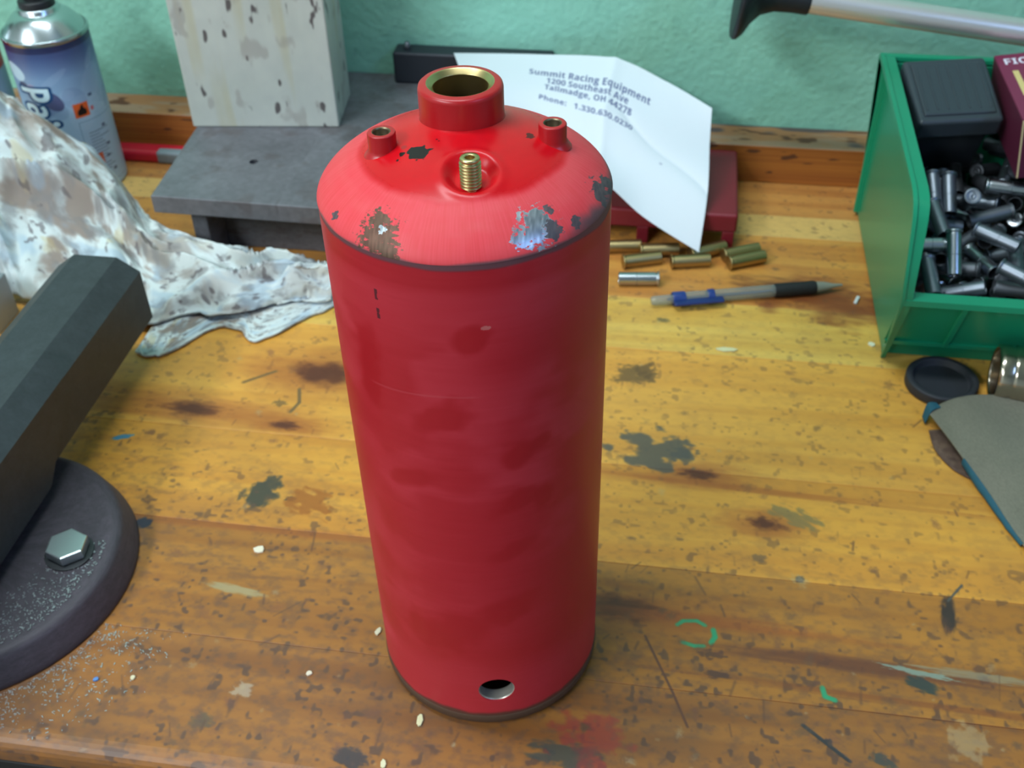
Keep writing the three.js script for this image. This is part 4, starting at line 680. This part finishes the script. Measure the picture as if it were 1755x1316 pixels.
{
  const t = thing('sanding_sheet', 'folded grey sanding sheet with teal edge at the right edge of the bench', 'sandpaper');
  const gt = bake(256, 256, (u, v, o) => { const n = fbm(u * 6, v * 6, 3), m = vn(u * 140, v * 140); o[0] = 116 + 14 * (n - 0.5) + 12 * (m - 0.5); o[1] = 112 + 12 * (n - 0.5) + 12 * (m - 0.5); o[2] = 96 + 12 * (n - 0.5) + 10 * (m - 0.5); });
  const up = [[[0.2415, 0.0075, -0.1990], [0.252, 0.0085, -0.1690], [0.2660, 0.0045, -0.1360], [0.2800, 0.0028, -0.0960], [0.30, 0.003, -0.06]], [[0.2600, 0.0125, -0.2080], [0.275, 0.0130, -0.175], [0.288, 0.0100, -0.14], [0.302, 0.0065, -0.1], [0.315, 0.006, -0.06]], [[0.2850, 0.0130, -0.2130], [0.30, 0.0110, -0.18], [0.312, 0.0120, -0.145], [0.325, 0.009, -0.1], [0.335, 0.008, -0.06]], [[0.335, 0.009, -0.215], [0.345, 0.010, -0.18], [0.352, 0.010, -0.145], [0.358, 0.009, -0.1], [0.362, 0.008, -0.06]]].map(c => c.map(p => V(...p)));
  mesh('upper_fold', shell(sheet(up, 40, 48), 0.0008), std(0xffffff, 0.9, 0, { map: gt }), t);
  const teal = std(0x1c5262, 0.7), ed = up[0];
  const P = []; for (let i = 0; i < 40; i++) { const f = i / 39, p = spline(ed, 0.34 + 0.40 * f), e = Math.sin(Math.PI * f) * (0.6 + 0.8 * vn(i * 0.35, 4)); P.push([p.clone().add(V(0.0006, 0.0004, 0)), p.clone().add(V(-0.0014 * e, -0.0008, 0.0008 * e)), V(p.x - 0.0008 * e, Math.max(0.0012, p.y - 0.0035), p.z + 0.0006)]); }
  mesh('teal_edge', shell(P.reverse(), 0.0006), teal, t);
  mesh('curled_corner', shell(sheet([[V(0.2395, 0.0025, -0.1985), V(0.2420, 0.0098, -0.2035), V(0.2475, 0.0100, -0.2045)], [V(0.2405, 0.002, -0.193), V(0.2435, 0.0094, -0.1965), V(0.2495, 0.0102, -0.2)]].reverse(), 12, 12), 0.0006), teal, t);
  const lo = [[[0.2425, 0.0012, -0.1880], [0.2440, 0.0012, -0.1700], [0.2520, 0.0012, -0.1545], [0.2630, 0.0012, -0.1460]], [[0.27, 0.003, -0.19], [0.275, 0.003, -0.175], [0.28, 0.003, -0.16], [0.285, 0.0025, -0.145]], [[0.33, 0.003, -0.19], [0.33, 0.003, -0.175], [0.33, 0.003, -0.16], [0.33, 0.003, -0.145]]].map(c => c.map(p => V(...p)));
  const lt = bake(128, 128, (u, v, o) => { const n = fbm(u * 14, v * 14, 3); o[0] = lerp(120, 66, n); o[1] = lerp(96, 46, n); o[2] = lerp(78, 40, n); });
  mesh('lower_fold', shell(sheet(lo, 30, 24), 0.0008), std(0xffffff, 0.9, 0, { map: lt }), t);
}

// ---------------------------------------------------------------- chips and crumbs on the bench
{
  const chip = (name, label, x, z, w, d, rot, col) => {
    const r = rngOf(Math.round(x * 9999 + z * 777 + 5000)), n = 7, pts = Array.from({ length: n }, (_, k) => { const a = k / n * 6.283, q = 0.75 + 0.35 * r(); return [w * q * Math.cos(a), d * q * Math.sin(a)]; });
    tag(mesh(name, prism(pts, 0.0012, 0.0003).rotateY(rot).translate(x, 0.0012, z), std(col, 0.7)), label, 'debris');
  };
  chip('paint_chip', 'white chip on the bench right of the vise base', -0.1375, -0.0396, 0.0034, 0.0030, 0.3, 0xe8dcc4);
  chip('paint_chip', 'long pale chip just in front of the foot of the red tank', -0.0257, 0.0543, 0.0016, 0.0042, 0.1, 0xe6dcae);
  chip('paint_chip', 'pale chip touching the left side of the red tank foot', -0.0582, 0.0060, 0.0016, 0.0030, -0.3, 0xd8ccb0);
  chip('paint_chip', 'tiny white crumb between the vise and the red tank', -0.0863, 0.0358, 0.0016, 0.0016, 0, 0xe2d2b8);
  chip('paint_chip', 'tiny blue crumb near the front of the vise base', -0.1911, 0.0536, 0.0018, 0.0014, 0.5, 0x5a86c0);
  chip('paint_chip', 'pale crumb at the lower left beside a dark spot', -0.1731, 0.0503, 0.0014, 0.0016, 0, 0xd8cca8);
  chip('paint_chip', 'long white chip on the yellow plank in front of the green bin', 0.1195, -0.2541, 0.0085, 0.0022, 0.1, 0xd6cf9e);
  chip('paint_chip', 'white fleck at the foot of the green bin corner', 0.2165, -0.2720, 0.0022, 0.0026, 0.4, 0xdfe0c4);
  chip('paint_chip', 'pale crumb near the front edge below the red tank', -0.0375, 0.0795, 0.0015, 0.0026, 0.2, 0xe2d8b0);
}
renderer.render(scene, camera);
